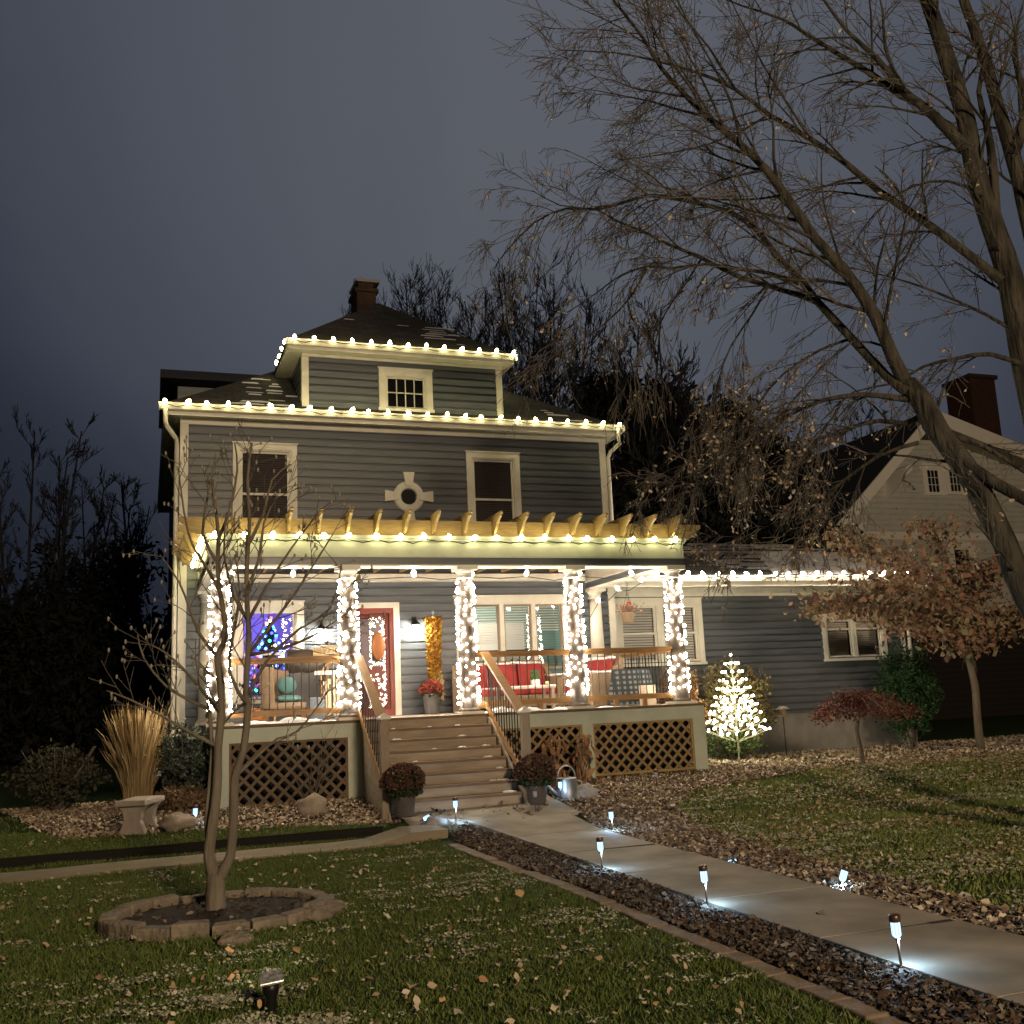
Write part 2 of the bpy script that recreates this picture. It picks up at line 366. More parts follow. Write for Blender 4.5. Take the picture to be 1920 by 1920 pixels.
def sample_poly(P, n, dens=None):
    x0 = min(p[0] for p in P); x1 = max(p[0] for p in P); y0 = min(p[1] for p in P); y1 = max(p[1] for p in P); out = []
    while len(out) < n:
        x = random.uniform(x0, x1); y = random.uniform(y0, y1)
        if inpoly(x, y, P) and (dens is None or random.random() < dens(x, y)): out.append((x, y))
    return out
leafbrown = [(.10, .055, .025), (.22, .13, .06), (.17, .10, .05), (.30, .20, .11), (.12, .06, .03), (.36, .27, .17), (.16, .09, .05)]
MT['litter'] = islands('fallen leaves', [tuple(.55*c+.45*sum(k)/3 for c in k) for k in leafbrown])
MT['litterdark'] = islands('wet fallen leaves', [(.035, .022, .015), (.10, .068, .045), (.055, .035, .024), (.15, .115, .085), (.04, .025, .016), (.26, .22, .175), (.07, .045, .03)])
MT['litterpale'] = islands('frosted fallen leaves', [(.42, .33, .22), (.20, .12, .06), (.55, .47, .36), (.28, .19, .10), (.60, .54, .44), (.16, .09, .05), (.48, .38, .26), (.68, .62, .52)])
for P, nm in ((BED_WALK_L, 0), (BED_WALK_R, 0), (BED_HOUSE_L, 0), (BED_RIGHT, 0)):
    tag(drape(P).build('mulch_bed', 'soil'), kind='structure')
def strew(P, n, size, m, name, dz=(.015, .05), flat=.72):
    pts = sample_poly(P, n); C = [(x, y, terr(x, y)+random.uniform(*dz)) for x, y in pts]
    return tag(leafcloud(name, C, size, m, flat=flat, asp=.62), kind='stuff')
strew(BED_WALK_L, 13000, .042, 'litterdark', 'leaf_litter')
strew(BED_WALK_R, 10500, .052, 'litter', 'leaf_litter')
strew(BED_WALK_R, 9000, .052, 'litterpale', 'leaf_litter')
strew(BED_HOUSE_L, 9000, .05, 'litterpale', 'leaf_litter')
strew(BED_RIGHT, 16000, .062, 'litterpale', 'leaf_litter')
# brick edging of the left walk bed
mb = MB(); y = -17.0; k = 0
def edge_x(y):
    pts = [(-17.4, 2.88), (-14.2, 2.9), (-13, 2.93), (-10.2, 2.96), (-8.3, 2.86), (-6.5, 2.88)]
    return float(np.interp(y, [p[0] for p in pts], [p[1] for p in pts]))
while y < -6.8:
    L = .30+random.uniform(-.03, .04); x0 = edge_x(y); x1 = edge_x(y+L); z = terr(x0, y)+random.uniform(.018, .04); jx = random.uniform(-.012, .012)
    mb.hexa([(x0-.075+jx, y, z-.1), (x0+.075+jx, y, z-.1), (x1+.075+jx, y+L-.015, z-.1), (x1-.075+jx, y+L-.015, z-.1), (x0-.075+jx, y, z), (x0+.075+jx, y, z), (x1+.075+jx, y+L-.015, z), (x1-.075+jx, y+L-.015, z)]); y += L
tag(mb.build('edging', mat('edging brick', (.24, .175, .11), .9, (.16, .12, .08), 6, .6, 40), bevel=.012), 'low tan brick edging along the left leaf bed of the walk', 'edging')
# grass blades
def grass(n, x0, x1, y0, y1, hmin, hmax, wd, bad):
    P = []
    while len(P) < n:
        x = random.uniform(x0, x1); y = random.uniform(y0, y1)
        r = Vector((x, y, 0))-CAM
        if not bad(x, y): P.append((x, y, terr(x, y)))
    P = np.array(P); n = len(P); h = rng.uniform(hmin, hmax, n)*(0.75+.5*np.array([noise.noise(Vector((p[0]*2, p[1]*2, 5))) for p in P])+.15)
    a = rng.uniform(0, 2*PI, n); ld = rng.uniform(0, 2*PI, n); ln = rng.uniform(.3, 1.5, n)*h
    side = np.stack([np.cos(a), np.sin(a), np.zeros(n)], 1)*wd/2; lean = np.stack([np.cos(ld), np.sin(ld), np.zeros(n)], 1)
    m = P+lean*(ln*.35)[:, None]+np.stack([np.zeros(n), np.zeros(n), h*.6], 1); tip = P+lean*ln[:, None]+np.stack([np.zeros(n), np.zeros(n), h], 1)
    V = np.stack([P-side, P+side, m-side*.7, m+side*.7, tip], 1).reshape(-1, 3); b = (np.arange(n)*5)[:, None]
    return V, np.concatenate([b+[0, 1, 3], b+[0, 3, 2], b+[2, 3, 4]], 0)
RC = (0.06, -9.66); RA, RB = .85, .70           # tree ring
def inring(x, y, g=1.0):
    a, b = x-RC[0], y-RC[1]; t = .12; xr = a*math.cos(t)+b*math.sin(t); yr = -a*math.sin(t)+b*math.cos(t)
    return (xr/(RA*g))**2+(yr/(RB*g))**2 < 1
MT['grass'] = islands('grass blades', [(.065, .108, .018), (.10, .15, .032), (.05, .082, .014), (.13, .165, .045), (.08, .12, .022), (.20, .20, .075)], .6)
MT['grassdry_lit'] = islands('mixed dry grass with lamp glow in colour', [(.11, .165, .03), (.18, .23, .055), (.09, .13, .02), (.27, .28, .10), (.13, .18, .04), (.34, .32, .15)], .7)  # right lawn blades, glow of house and wire tree put into the colour
badL = lambda x, y: inring(x, y, 1.12) or inpoly(x, y, BED_WALK_L) or x > edge_x(min(y, -6.8))-.08 or (abs(y-pl(x)) < .36)
V1, F1 = grass(150000, -3.6, 2.95, -14.6, -6.46, .018, .046, .007, badL)
V2, F2 = grass(40000, -6.5, 2.4, -5.76, -4.2, .03, .06, .011, lambda x, y: inpoly(x, y, BED_HOUSE_L) or y < pl(x)+.36 or -5.66 < y < -5.56)
V3, F3 = grass(9000, -10, -1.5, -5.5, -2.2, .03, .06, .012, lambda x, y: inpoly(x, y, BED_HOUSE_L))
tag(fast('grass', np.concatenate([V1, V2, V3]), np.concatenate([F1, F2+len(V1), F3+len(V1)+len(V2)]), 'grass'), kind='stuff')
badR = lambda x, y: inpoly(x, y, BED_WALK_R) or inpoly(x, y, BED_RIGHT) or x > 5.2+(y+14)*1.35+3.5
V1, F1 = grass(90000, 5.1, 19, -13.6, -3.4, .025, .055, .011, badR)
tag(fast('grass', V1, F1, 'grassdry_lit'), kind='stuff')
# loose leaves over the lawns
C = []
while len(C) < 1100:
    x = random.uniform(-3.6, 2.7); y = random.uniform(-14.4, -6.5)
    if not badL(x, y): C.append((x, y, terr(x, y)+.045))
for _ in range(260): C.append((random.uniform(-5, 2.3), random.uniform(-5.5, -4.2), .22))
tag(leafcloud('leaf_litter', C, .042, islands('pale lawn leaves', [(.45, .38, .27), (.30, .20, .10), (.55, .50, .40), (.34, .18, .08), (.5, .45, .34)]), flat=.7), kind='stuff')
C = []
big = [(487, 1905), (975, 1690), (255, 1905), (775, 1870), (800, 1885), (830, 1895), (690, 1820), (530, 1700), (560, 1795), (590, 1855), (900, 1600), (470, 1840), (430, 1800), (860, 1700)]
for u, v in big: p = G(u, v); C.append((p.x, p.y, p.z+.06))
tag(leafcloud('leaf_litter', C, .065, islands('tan maple leaves', [(.42, .26, .12), (.5, .33, .17), (.36, .17, .07)]), flat=.6, asp=.75), kind='stuff')
C = []
while len(C) < 11000:
    x = random.uniform(5, 19); y = random.uniform(-13.6, -3.4)
    if badR(x, y): continue
    dn = .25+1.0*noise.noise(Vector((x*.5, y*1.1, 2)))+.35*sst(-6.5, -4, y)-.35*sst(-10, -13, y)
    if random.random() < dn: C.append((x, y, terr(x, y)+.04))
tag(leafcloud('leaf_litter', C, .045, islands('lawn leaves right', [(.42, .34, .20), (.25, .15, .07), (.50, .44, .30), (.20, .11, .05), (.38, .32, .19), (.58, .52, .40)]), flat=.75), kind='stuff')
# leaves and grit on the walk
C = []
for _ in range(60):
    x = random.uniform(2.8, 4.6); y = random.gauss(-5.6, .5)
    if -6.9 < y < -4.9: C.append((x, y, terr(x, y)+.047))
for u, v in ((1535, 1724), (1540, 1727), (900, 1600), (1260, 1590), (1013, 1556)): p = G(u, v); C.append((p.x, p.y, p.z+.05))
tag(leafcloud('leaf_litter', C, .08, 'litter', flat=.8), kind='stuff')
# thin snow dusting in the turf: small clumps
FR = []; FR2 = []
def streak(out, x, y, sx, sy, n, bad):
    for _ in range(n):
        xx, yy = random.gauss(x, sx), random.gauss(y, sy)
        if not bad(xx, yy): out.append((xx, yy, terr(xx, yy)+random.uniform(.028, .05)))
for _ in range(620):
    x = random.uniform(-2.8, 2.8); y = random.uniform(-14.3, -6.8)
    if random.random() > .35+1.3*noise.noise(Vector((x*.8, y*.8, 9)))+.25*(x > 1.2): continue
    streak(FR, x, y, random.uniform(.03, .12), random.uniform(.010, .035), random.randint(8, 44), badL)
for cx_, cy_, s_, m_ in ((-.25, -12.35, .26, 500), (.35, -13.05, .16, 380), (-.05, -12.95, .18, 330), (-.5, -11.6, .14, 130), (.1, -11.3, .16, 130), (-.9, -12.0, .10, 60), (1.4, -11.9, .3, 120), (2.3, -9.6, .4, 420), (2.5, -11.3, .25, 300)):
    for q in range(m_//14): streak(FR, random.gauss(cx_, s_), random.gauss(cy_, s_*.6), .06, .018, 28, badL)
for _ in range(3300):
    x = random.uniform(5.2, 18); y = random.uniform(-12.8, -3.6)
    if random.random() > .42+1.2*noise.noise(Vector((x*.3, y*1.2, 4))): continue
    streak(FR2, x, y, random.uniform(.06, .20), random.uniform(.015, .04), random.randint(10, 32), badR)
MT['frost'] = islands('frost crumbs', [(.42, .41, .30), (.27, .28, .17), (.52, .50, .40), (.22, .25, .12)])
tag(leafcloud('snow_dusting', FR, .018, 'frost', flat=.8, asp=.8), kind='stuff'); tag(leafcloud('snow_dusting', FR2, .028, 'frost', flat=.8, asp=.8), kind='stuff')
# soil inside the tree ring
mb = MB(); n = 36; mb.v.append((RC[0], RC[1], .08))
for k in range(n): t = 2*PI*k/n; mb.v.append((RC[0]+RA*.93*math.cos(t), RC[1]+RB*.93*math.sin(t), .035))
mb.f += [(0, 1+k, 1+(k+1) % n) for k in range(n)]
tag(mb.build('tree_bed', 'soil'), kind='structure')
C = []
for _ in range(110): t = random.uniform(0, 2*PI); r = .9*math.sqrt(random.random()); C.append((RC[0]+RA*.9*r*math.cos(t), RC[1]+RB*.9*r*math.sin(t), .075))
tag(leafcloud('leaf_litter', C, .055, 'litterdark', flat=.6), kind='stuff')
# ================================================================== HOUSE
DECK = 1.45; PY = -3.35
house = thing('house', 'two storey blue grey sided house with cream trim and lit front porch', 'house', (0, 0, 0))
def siding(name, axis, a0, a1, pos, out, z0, z1, holes, parent, m='siding', pitch=.147, shape=None):
    """lap siding sheet on the plane axis=pos, outward sign out; holes = (a0,a1,z0,z1)"""
    mb = MB(); k = math.floor(z0/pitch); zc = k*pitch
    cuts = sorted(set([h[2] for h in holes]+[h[3] for h in holes]))
    def P(a, o, z): return (a, pos+out*o, z) if axis == 'y' else (pos+out*o, a, z)
    while zc < z1:
        zs = [max(zc, z0)]+[c for c in cuts if max(zc, z0)+1e-4 < c < min(zc+pitch, z1)-1e-4]+[min(zc+pitch, z1)]
        for b, t in zip(zs[:-1], zs[1:]):
            mid = (b+t)/2; segs = [(a0, a1)]
            if shape: segs = [(max(a0, shape(mid)[0]), min(a1, shape(mid)[1]))]
            for h in holes:
                if h[2] <= mid <= h[3]:
                    ns = []
                    for s, e in segs:
                        if h[1] <= s or h[0] >= e: ns.append((s, e)); continue
                        if s < h[0]: ns.append((s, h[0]))
                        if e > h[1]: ns.append((h[1], e))
                    segs = ns
            fo = lambda z: float(np.interp((z-zc)/pitch, (0, .74, .82, 1.0), (.040, .037, .006, .005)))
            zz = [b]+[zc+pitch*q for q in (.74, .82) if b+1e-4 < zc+pitch*q < t-1e-4]+[t]
            for s, e in segs:
                if e-s < .01: continue
                for u0, u1 in zip(zz[:-1], zz[1:]): mb.quad(P(s, fo(u0), u0), P(e, fo(u0), u0), P(e, fo(u1), u1), P(s, fo(u1), u1))
                if b == max(zc, z0):
                    mb.quad(P(s, .037, b), P(e, .037, b), P(e, .040, b), P(s, .040, b)); mb.quad(P(s, .037, b), P(e, .037, b), P(e, .037, b+.04), P(s, .037, b+.04)); mb.quad(P(s, .0, b+.04), P(e, .0, b+.04), P(e, .037, b+.04), P(s, .037, b+.04)); mb.quad(P(s, .005, b), P(e, .005, b), P(e, .0, b+.04), P(s, .0, b+.04))
        zc += pitch
    return mb.build(name, m, parent)
# openings on the front wall: x0,x1,z0,z1
W1 = (.98, 1.92, 4.75, 6.36); W2 = (5.41, 6.31, 4.75, 6.36)
L1 = (1.0, 2.0, 1.85, 3.42); TRI = (5.30, 7.17, 1.62, 3.46); DOOR = (2.88, 3.78, DECK, 3.42); OV = (4.0, 4.26, 5.40, 5.68)
siding('wall', 'y', .10, 8.18, 0, -1, .3, 6.84, [W1, W2, L1, TRI, DOOR, OV], house)
siding('wall', 'x', .10, 9.0, 0, -1, .3, 6.80, [], house)
siding('wall', 'x', .10, 9.0, 8.28, 1, .3, 6.80, [(0.0, 9, .3, 4.0)], house)
siding('wall', 'y', .10, 8.18, 9.0, 1, .3, 6.80, [], house)
MB().box(.05, 8.23, 3.1, 8.9, .25, 6.8).box(.05, 8.23, .25, 3.09, 3.9, 4.6).box(2.62, 4.8, .8, 3.05, .3, 3.89).box(.03, .06, .1, 3.0, .3, 6.8).box(8.2, 8.23, .1, 3.0, .3, 6.8).build('wall_core', 'dark', house)
# corner boards
for x0, x1, y0, y1 in ((-.042, .10, -.042, .10), (8.18, 8.322, -.042, .10), (-.042, .10, 8.9, 9.03), (8.18, 8.322, 8.9, 9.03)): MB().box(x0, x1, y0, y1, .3, 6.84).build('corner_board', 'trim', house)
# frieze, soffit, fascia, gutter of the main eave
EX0, EX1, EY0, EY1, EZ = -.30, 8.52, -.30, 9.3, 6.97
mb = MB().box(-.045, 8.325, -.055, -.001, 6.78, 6.85).box(-.06, 8.34, -.09, -.001, 6.85, 6.884)
mb.build('frieze_board', 'trim', house)
mb = MB(); mb.box(EX0, EX1, EY0, -.092, 6.885, 6.91); mb.box(EX0, -.002, -.09, EY1, 6.885, 6.91); mb.box(8.285, EX1, -.09, EY1, 6.885, 6.91); mb.box(0, 8.28, 9.03, EY1, 6.885, 6.91)
mb.build('soffit', 'trim', house)
mb = MB(); mb.box(EX0, EX1, EY0-.025, EY0, 6.86, 7.03).box(EX0-.025, EX0, EY0-.025, EY1, 6.86, 7.03).box(EX1, EX1+.025, EY0-.025, EY1, 6.86, 7.03)
mb.build('fascia', 'trim', house)
g = [(EY0-.03, 7.05), (EY0-.035, 6.95), (EY0-.06, 6.93), (EY0-.10, 6.95), (EY0-.13, 7.04), (EY0-.135, 7.06), (EY0-.12, 7.06), (EY0-.10, 6.97), (EY0-.05, 6.96), (EY0-.045, 7.05)]
MB().prism(g, 'x', EX0-.12, EX1+.10).build('gutter', 'trim', house)
# hipped roof
PR = .66; hx = (EX1-EX0)/2; ax = (EX0+EX1)/2; az = EZ+.04+hx*PR
def hip(x0, x1, y0, y1, z, p, th=.05):
    h = (x1-x0)/2; cx = (x0+x1)/2; mb = MB(); a = (x0, y0, z); b = (x1, y0, z); c = (x1, y1, z); d = (x0, y1, z)
    e = (cx, y0+h, z+h*p); f = (cx, max(y0+h, y1-h), z+h*p)
    mb.quad(a, b, e); mb.quad(b, c, f, e); mb.quad(c, d, f); mb.quad(d, a, e, f)
    A, B, C_, D = [(q[0], q[1], q[2]-th) for q in (a, b, c, d)]
    mb.quad(a, A, B, b); mb.quad(b, B, C_, c); mb.quad(c, C_, D, d); mb.quad(d, D, A, a); mb.quad(A, D, C_, B)
    return mb
def shingle(name):
    m = mat(name, (.030, .030, .030), .92); t = m.node_tree; b = t.nodes['Principled BSDF']
    tc = N(t, 'ShaderNodeTexCoord'); br = N(t, 'ShaderNodeTexBrick'); mp = N(t, 'ShaderNodeMapping')
    mp.inputs['Rotation'].default_value = (PI/2, 0, 0)
    br.inputs['Scale'].default_value = 1; br.inputs['Brick Width'].default_value = .3; br.inputs['Row Height'].default_value = .085; br.inputs['Mortar Size'].default_value = .006
    br.inputs['Color1'].default_value = (.035, .034, .032, 1); br.inputs['Color2'].default_value = (.06, .057, .052, 1); br.inputs['Mortar'].default_value = (.01, .01, .01, 1)
    t.links.new(tc.outputs['Object'], mp.inputs[0]); t.links.new(mp.outputs[0], br.inputs['Vector']); t.links.new(br.outputs[0], b.inputs['Base Color'])
    bp = N(t, 'ShaderNodeBump'); bp.inputs['Strength'].default_value = .6; bp.inputs['Distance'].default_value = .01
    t.links.new(br.outputs['Fac'], bp.inputs['Height']); bp.invert = True; t.links.new(bp.outputs[0], b.inputs['Normal'])
    return m
MT['shingle'] = shingle('dark shingles in courses')
roof = hip(EX0-.04, EX1+.04, EY0-.05, EY1+.05, EZ+.09, PR).build('roof', 'shingle', house)
# snow streaks left between shingle courses
def roofsnow(spots, y0, z0, p, parent, stepz=.085):
    mb = MB()
    for x, z, wd, rows in spots:
        for r in range(rows):
            zz = z0+round((z-z0)/stepz+r)*stepz; yy = y0+(zz-z0)/p; ww = wd*random.uniform(.4, 1.1); xx = x+random.uniform(-.12, .12)*wd*2; hh = random.uniform(.022, .05)
            a, b = xx-ww/2, xx+ww/2; m1 = xx+random.uniform(-.2, .2)*ww
            up = .012
            mb.quad((a, yy, zz+up), (m1, yy-.01, zz+up-.004), (b, yy, zz+up), (b-.05*ww, yy+hh/p, zz+hh+up), (m1, yy+hh*1.2/p, zz+hh*1.2+up), (a+.08*ww, yy+hh/p, zz+hh+up))
    return tag(mb.build('roof_snow', 'snow', parent), kind='stuff')
rs = []
for _ in range(16): rs.append((random.uniform(1.2, 2.0), EZ+.2+random.random()*.9, .34, 1))
for _ in range(9): rs.append((random.uniform(.9, 1.4), EZ+.13+random.random()*.18, .5, 1))
rs += [(7.3, EZ+.35, .5, 2), (7.8, EZ+.15, .5, 1), (7.1, EZ+.5, .3, 1)]
roofsnow(rs, EY0-.05, EZ+.09, PR, roof)
# front dormer
dorm = siding('dormer', 'y', 2.24, 5.96, -.10, -1, 7.05, 8.24, [(3.70, 4.52, 7.27, 7.92)], house, 'siding')
siding('side_wall', 'x', 0.0, 2.2, 2.14, -1, 7.0, 8.24, [], dorm); siding('side_wall', 'x', 0.0, 2.2, 6.06, 1, 7.0, 8.24, [], dorm)
mb = MB()
for x0, x1 in ((2.11, 2.24), (5.96, 6.09)): MB().box(x0, x1, -.145, .02, 7.05, 8.24).build('corner_board', 'trim', dorm)
DX0, DX1, DY0, DZ = 1.84, 6.24, -.38, 8.26
MB().box(DX0, DX1, DY0, -.147, DZ-.03, DZ).box(DX0, 2.11, -.134, 2.6, DZ-.03, DZ).box(6.09, DX1, -.134, 2.6, DZ-.03, DZ).build('soffit', 'trim', dorm)
MB().box(DX0-.02, DX1+.02, DY0-.03, DY0, DZ-.04, DZ+.11).box(DX0-.03, DX0, DY0, 2.6, DZ-.04, DZ+.11).box(DX1, DX1+.03, DY0, 2.6, DZ-.04, DZ+.11).box(2.11, 6.09, -.18, -.146, DZ-.09, DZ-.031).build('fascia', 'trim', dorm)
MB().prism([(DY0-.03, DZ+.12), (DY0-.035, DZ+.03), (DY0-.08, DZ+.02), (DY0-.12, DZ+.10), (DY0-.125, DZ+.13), (DY0-.11, DZ+.13), (DY0-.09, DZ+.05), (DY0-.05, DZ+.05)], 'x', DX0-.06, DX1+.06).build('gutter', 'trim', dorm)
dr = hip(DX0-.05, DX1+.05, DY0-.05, 7.0, DZ+.115, .80).build('dormer_roof', 'shingle', house)
ds = [(random.uniform(4.6, 5.3), DZ+.45+random.random()*.55, .55, 1) for _ in range(13)]+[(3.2, 9.3, .3, 1), (4.3, 9.2, .3, 1), (5.3, DZ+.35, .4, 1)]
roofsnow(ds, DY0-.05, DZ+.115, .80, dr)
# left side dormer, dark against the sky
d2 = MB().box(-.02, 1.6, 3.0, 6.2, 7.0, 8.42).build('side_dormer', 'siding', house)
MB().prism([(2.55, 8.45), (6.6, 8.45), (4.6, 9.3)], 'x', -.36, 2.4).build('roof', 'shingle', d2)
# chimney
ch = MB().box(3.62, 4.04, 2.05, 2.75, 9.2, 10.50).build('chimney', 'brick', house)
MB().box(3.57, 4.09, 2.0, 2.8, 10.50, 10.58).box(3.66, 4.0, 2.1, 2.7, 10.58, 10.72).build('cap', 'brick', ch); MB().box(3.60, 4.12, 2.0, 2.8, 10.72, 10.79).build('lid', 'steel', ch)
# windows -----------------------------------------------------------
def casing(x0, x1, z0, z1, y, wd=.105, sill=.06, parent=house, name='window', dpt=.055, m='trim'):
    mb = MB(); mb.box(x0-wd, x0, y-dpt, y+.06, z0-.02, z1+wd); mb.box(x1, x1+wd, y-dpt, y+.06, z0-.02, z1+wd); mb.box(x0, x1, y-dpt, y+.06, z1, z1+wd)
    mb.box(x0-wd-.02, x1+wd+.02, y-dpt-.02, y+.06, z1+wd, z1+wd+.025)
    mb.box(x0-wd-.02, x1+wd+.02, y-dpt-.03, y+.06, z0-sill-.02, z0-.02)
    # inner lip
    for a, b in ((x0, x0+.03), (x1-.03, x1)): mb.box(a, b, y-dpt+.02, y+.05, z0-.02, z1)
    mb.box(x0+.03, x1-.03, y-dpt+.02, y+.05, z1-.03, z1)
    return mb.build(name, m, parent)
def sash(x0, x1, z0, z1, y, win, mid=True, grid=None, fr=.04, m='trim'):
    mb = MB(); mb.box(x0, x0+fr, y-.02, y+.02, z0, z1).box(x1-fr, x1, y-.02, y+.02, z0, z1).box(x0+fr, x1-fr, y-.02, y+.02, z0, z0+fr).box(x0+fr, x1-fr, y-.02, y+.02, z1-fr, z1)
    if mid: zm = (z0+z1)/2 if mid is True else mid; mb.box(x0+fr, x1-fr, y-.024, y+.016, zm-.022, zm+.022)
    if grid:
        nx, nz = grid
        for i in range(1, nx): xx = x0+fr+(x1-x0-2*fr)*i/nx; mb.box(xx-.009, xx+.009, y-.014, y+.01, z0+fr, z1-fr)
        for i in range(1, nz): zz = z0+fr+(z1-z0-2*fr)*i/nz; mb.box(x0+fr, x1-fr, y-.017, y+.007, zz-.009, zz+.009)
    mb.build('sash', m, win)
    MB().quad((x0+fr, y+.004, z0+fr), (x1-fr, y+.004, z0+fr), (x1-fr, y+.004, z1-fr), (x0+fr, y+.004, z1-fr)).build('pane', 'glass', win)
def blinds(x0, x1, z0, z1, y, win, m='blind', gap=.05, ang=.6):
    mb = MB(); z = z0
    while z < z1: mb.quad((x0, y, z), (x1, y, z), (x1, y+gap*.25, z+gap*ang), (x0, y+gap*.25, z+gap*ang)); z += gap
    mb.build('blinds', m, win)
for W in (W1, W2):
    wn = casing(*W, 0); sash(W[0]+.03, W[1]-.03, W[2], W[3]-.03, .02, wn, mid=5.53)
    blinds(W[0]+.05, W[1]-.05, 5.0, W[3]-.06, .07, wn, 'blind', .045, .9); MB().box(W[0], W[1], .12, .16, W[2], W[3]).build('backing', 'dark', wn)
wn = casing(3.70, 4.52, 7.27, 7.92, -.10, wd=.12); sash(3.73, 4.49, 7.27, 7.89, -.08, wn, mid=False, grid=(4, 2), fr=.03); MB().box(3.7, 4.52, 0, .04, 7.2, 8).build('backing', 'dark', wn)
# round louvre with keystones
ov = empty('round_window', (4.13, -.02, 5.54)); ov.parent = house
mb = MB(); n = 40
ring = [(.15, -.02), (.165, -.055), (.27, -.055), (.30, -.03), (.30, .0)]
for i in range(n):
    a, b = 2*PI*i/n, 2*PI*(i+1)/n
    for (r0, y0), (r1, y1) in zip(ring[:-1], ring[1:]):
        mb.quad((r0*math.cos(a), y0, r0*math.sin(a)), (r1*math.cos(a), y1, r1*math.sin(a)), (r1*math.cos(b), y1, r1*math.sin(b)), (r0*math.cos(b), y0, r0*math.sin(b)))
for k in range(4):
    a = PI/2*k; d = (math.cos(a), math.sin(a)); s = (-d[1], d[0]); P = lambda r, t, y: (d[0]*r+s[0]*t, y, d[1]*r+s[1]*t)
    mb.hexa([P(.20, -.065, 0), P(.47, -.11, 0), P(.47, -.11, -.085), P(.20, -.065, -.085), P(.20, .065, 0), P(.47, .11, 0), P(.47, .11, -.085), P(.20, .065, -.085)])
mb.build('surround', 'trim', ov); mb = MB()
for i in range(n): a, b = 2*PI*i/n, 2*PI*(i+1)/n; mb.quad((0, -.01, 0), (.16*math.cos(a), -.01, .16*math.sin(a)), (.16*math.cos(b), -.01, .16*math.sin(b)))
mb.build('pane', mat('dark round pane', (.02, .022, .025), .15), ov)
# lit room with the christmas tree
wn = casing(*L1, 0, wd=.13); sash(1.03, 1.97, 1.85, 3.39, .02, wn, mid=2.63)
violet = mat('violet lit curtain', (.42, .36, .62), .8)
MB().box(.12, 2.60, 2.0, 2.05, .6, 3.8).box(.07, .12, .08, 2.0, .6, 3.8).box(2.55, 2.60, .08, 2.0, .6, 3.8).box(.12, 2.55, .08, 2.0, .5, .6).box(.12, 2.55, .08, 2.0, 3.8, 3.88).build('room', violet, house)
lamp('room_light', (1.0, 1.1, 3.3), 34, (.36, .26, 1), .15, parent=wn)
xt = thing('christmas_tree', 'indoor christmas tree with blue, red and green lights behind the left porch window', 'christmas tree', (onY(505, 1200, .75).x, .75, 1.35))
C = []
for _ in range(5200):
    h = random.random()**1.25; r = (.52*(1-h)+.02)*math.sqrt(random.random())*(.8+.3*math.sin(h*40)); t = random.uniform(0, 2*PI); C.append((r*math.cos(t), r*math.sin(t), .25+h*1.75))
leafcloud('crown', C, .06, islands('fir needles', [(.01, .03, .015), (.02, .05, .03), (.012, .03, .02)]), xt, asp=.25)
MB().tube([(0, 0, 0), (0, 0, 1.9)], [.03, .01], 6).build('trunk', 'twig', xt)
cols = [emit('bulb blue', (.06, .12, 1), 14, False), emit('bulb red', (1, .06, .05), 10, False), emit('bulb green', (.05, 1, .45), 8, False), emit('bulb amber', (1, .7, .3), 12, False), emit('bulb deep blue', (.03, .03, .9), 14, False)]
bm = [MB().ball((0, 0, 0), .028, 8, 6) for _ in cols]; bo = []
for k, c in enumerate(cols):
    o = bm[k].build('bulb', c, xt, True); bo.append(o)
for k in range(95):
    h = k/95; t = k*2.4; r = .50*(1-h)+.03; p = (r*math.cos(t), r*math.sin(t), .3+h*1.7)
    if k < 5: bo[k].location = p; continue
    o = bo[random.choice((0, 0, 1, 2, 3, 4))].copy(); COL.objects.link(o); o.parent = xt; o.location = p
# triple window with the lit teal room
wn = empty('window', (0, 0, 0)); wn.parent = house; mb = MB()
mb.box(TRI[0]-.32, TRI[0], -.055, .05, TRI[2]-.02, TRI[3]).box(TRI[1], TRI[1]+.12, -.055, .05, TRI[2]-.02, TRI[3]).box(TRI[0]-.34, TRI[1]+.14, -.06, .05, TRI[3], TRI[3]+.15).box(TRI[0]-.36, TRI[1]+.16, -.08, .05, TRI[3]+.15, TRI[3]+.18).box(TRI[0]-.36, TRI[1]+.16, -.10, .05, TRI[2]-.09, TRI[2]-.02)
pn = (TRI[1]-TRI[0]-2*.09)/3; X0 = [TRI[0]+i*(pn+.09) for i in range(3)]
for i in (1, 2): mb.box(X0[i]-.09, X0[i], -.05, .05, TRI[2]-.02, TRI[3])
mb.build('frame', 'trim', wn)
MT['sashbrown'] = mat('brown grey sash', (.30, .22, .17), .5)
for x in X0: sash(x, x+pn, TRI[2], TRI[3], .02, wn, mid=2.22, fr=.035, m='sashbrown')
MT['aqua'] = mat('aqua painted wall', (.22, .35, .34), .7)
MB().box(4.84, 8.1, 2.6, 2.65, .6, 3.8).box(4.84, 4.88, .08, 2.6, .6, 3.8).box(8.06, 8.1, .08, 2.6, .6, 3.8).build('room', 'aqua', house)
MB().box(4.88, 8.06, .08, 2.6, .55, .62).box(4.88, 8.06, .08, 2.6, 3.80, 3.86).build('room_floor', mat('room ceiling', (.6, .6, .58), .8), house)
mb = MB(); mb.box(6.1, 7.3, 2.55, 2.59, 1.4, 3.3).box(5.0, 5.12, 2.4, 2.59, .7, 3.6); mb.build('room_panel', mat('white panel', (.7, .7, .68), .6), house)
mb = MB()
for k in range(7): mb.box(6.15+k*.16, 6.2+k*.16, 2.50, 2.54, 1.5, 2.5)
mb.box(5.2, 7.9, 2.3, 2.38, 2.62, 2.70).box(5.2, 5.3, .9, 1.0, 1.4, 2.9); mb.build('room_rail', 'metal', house)
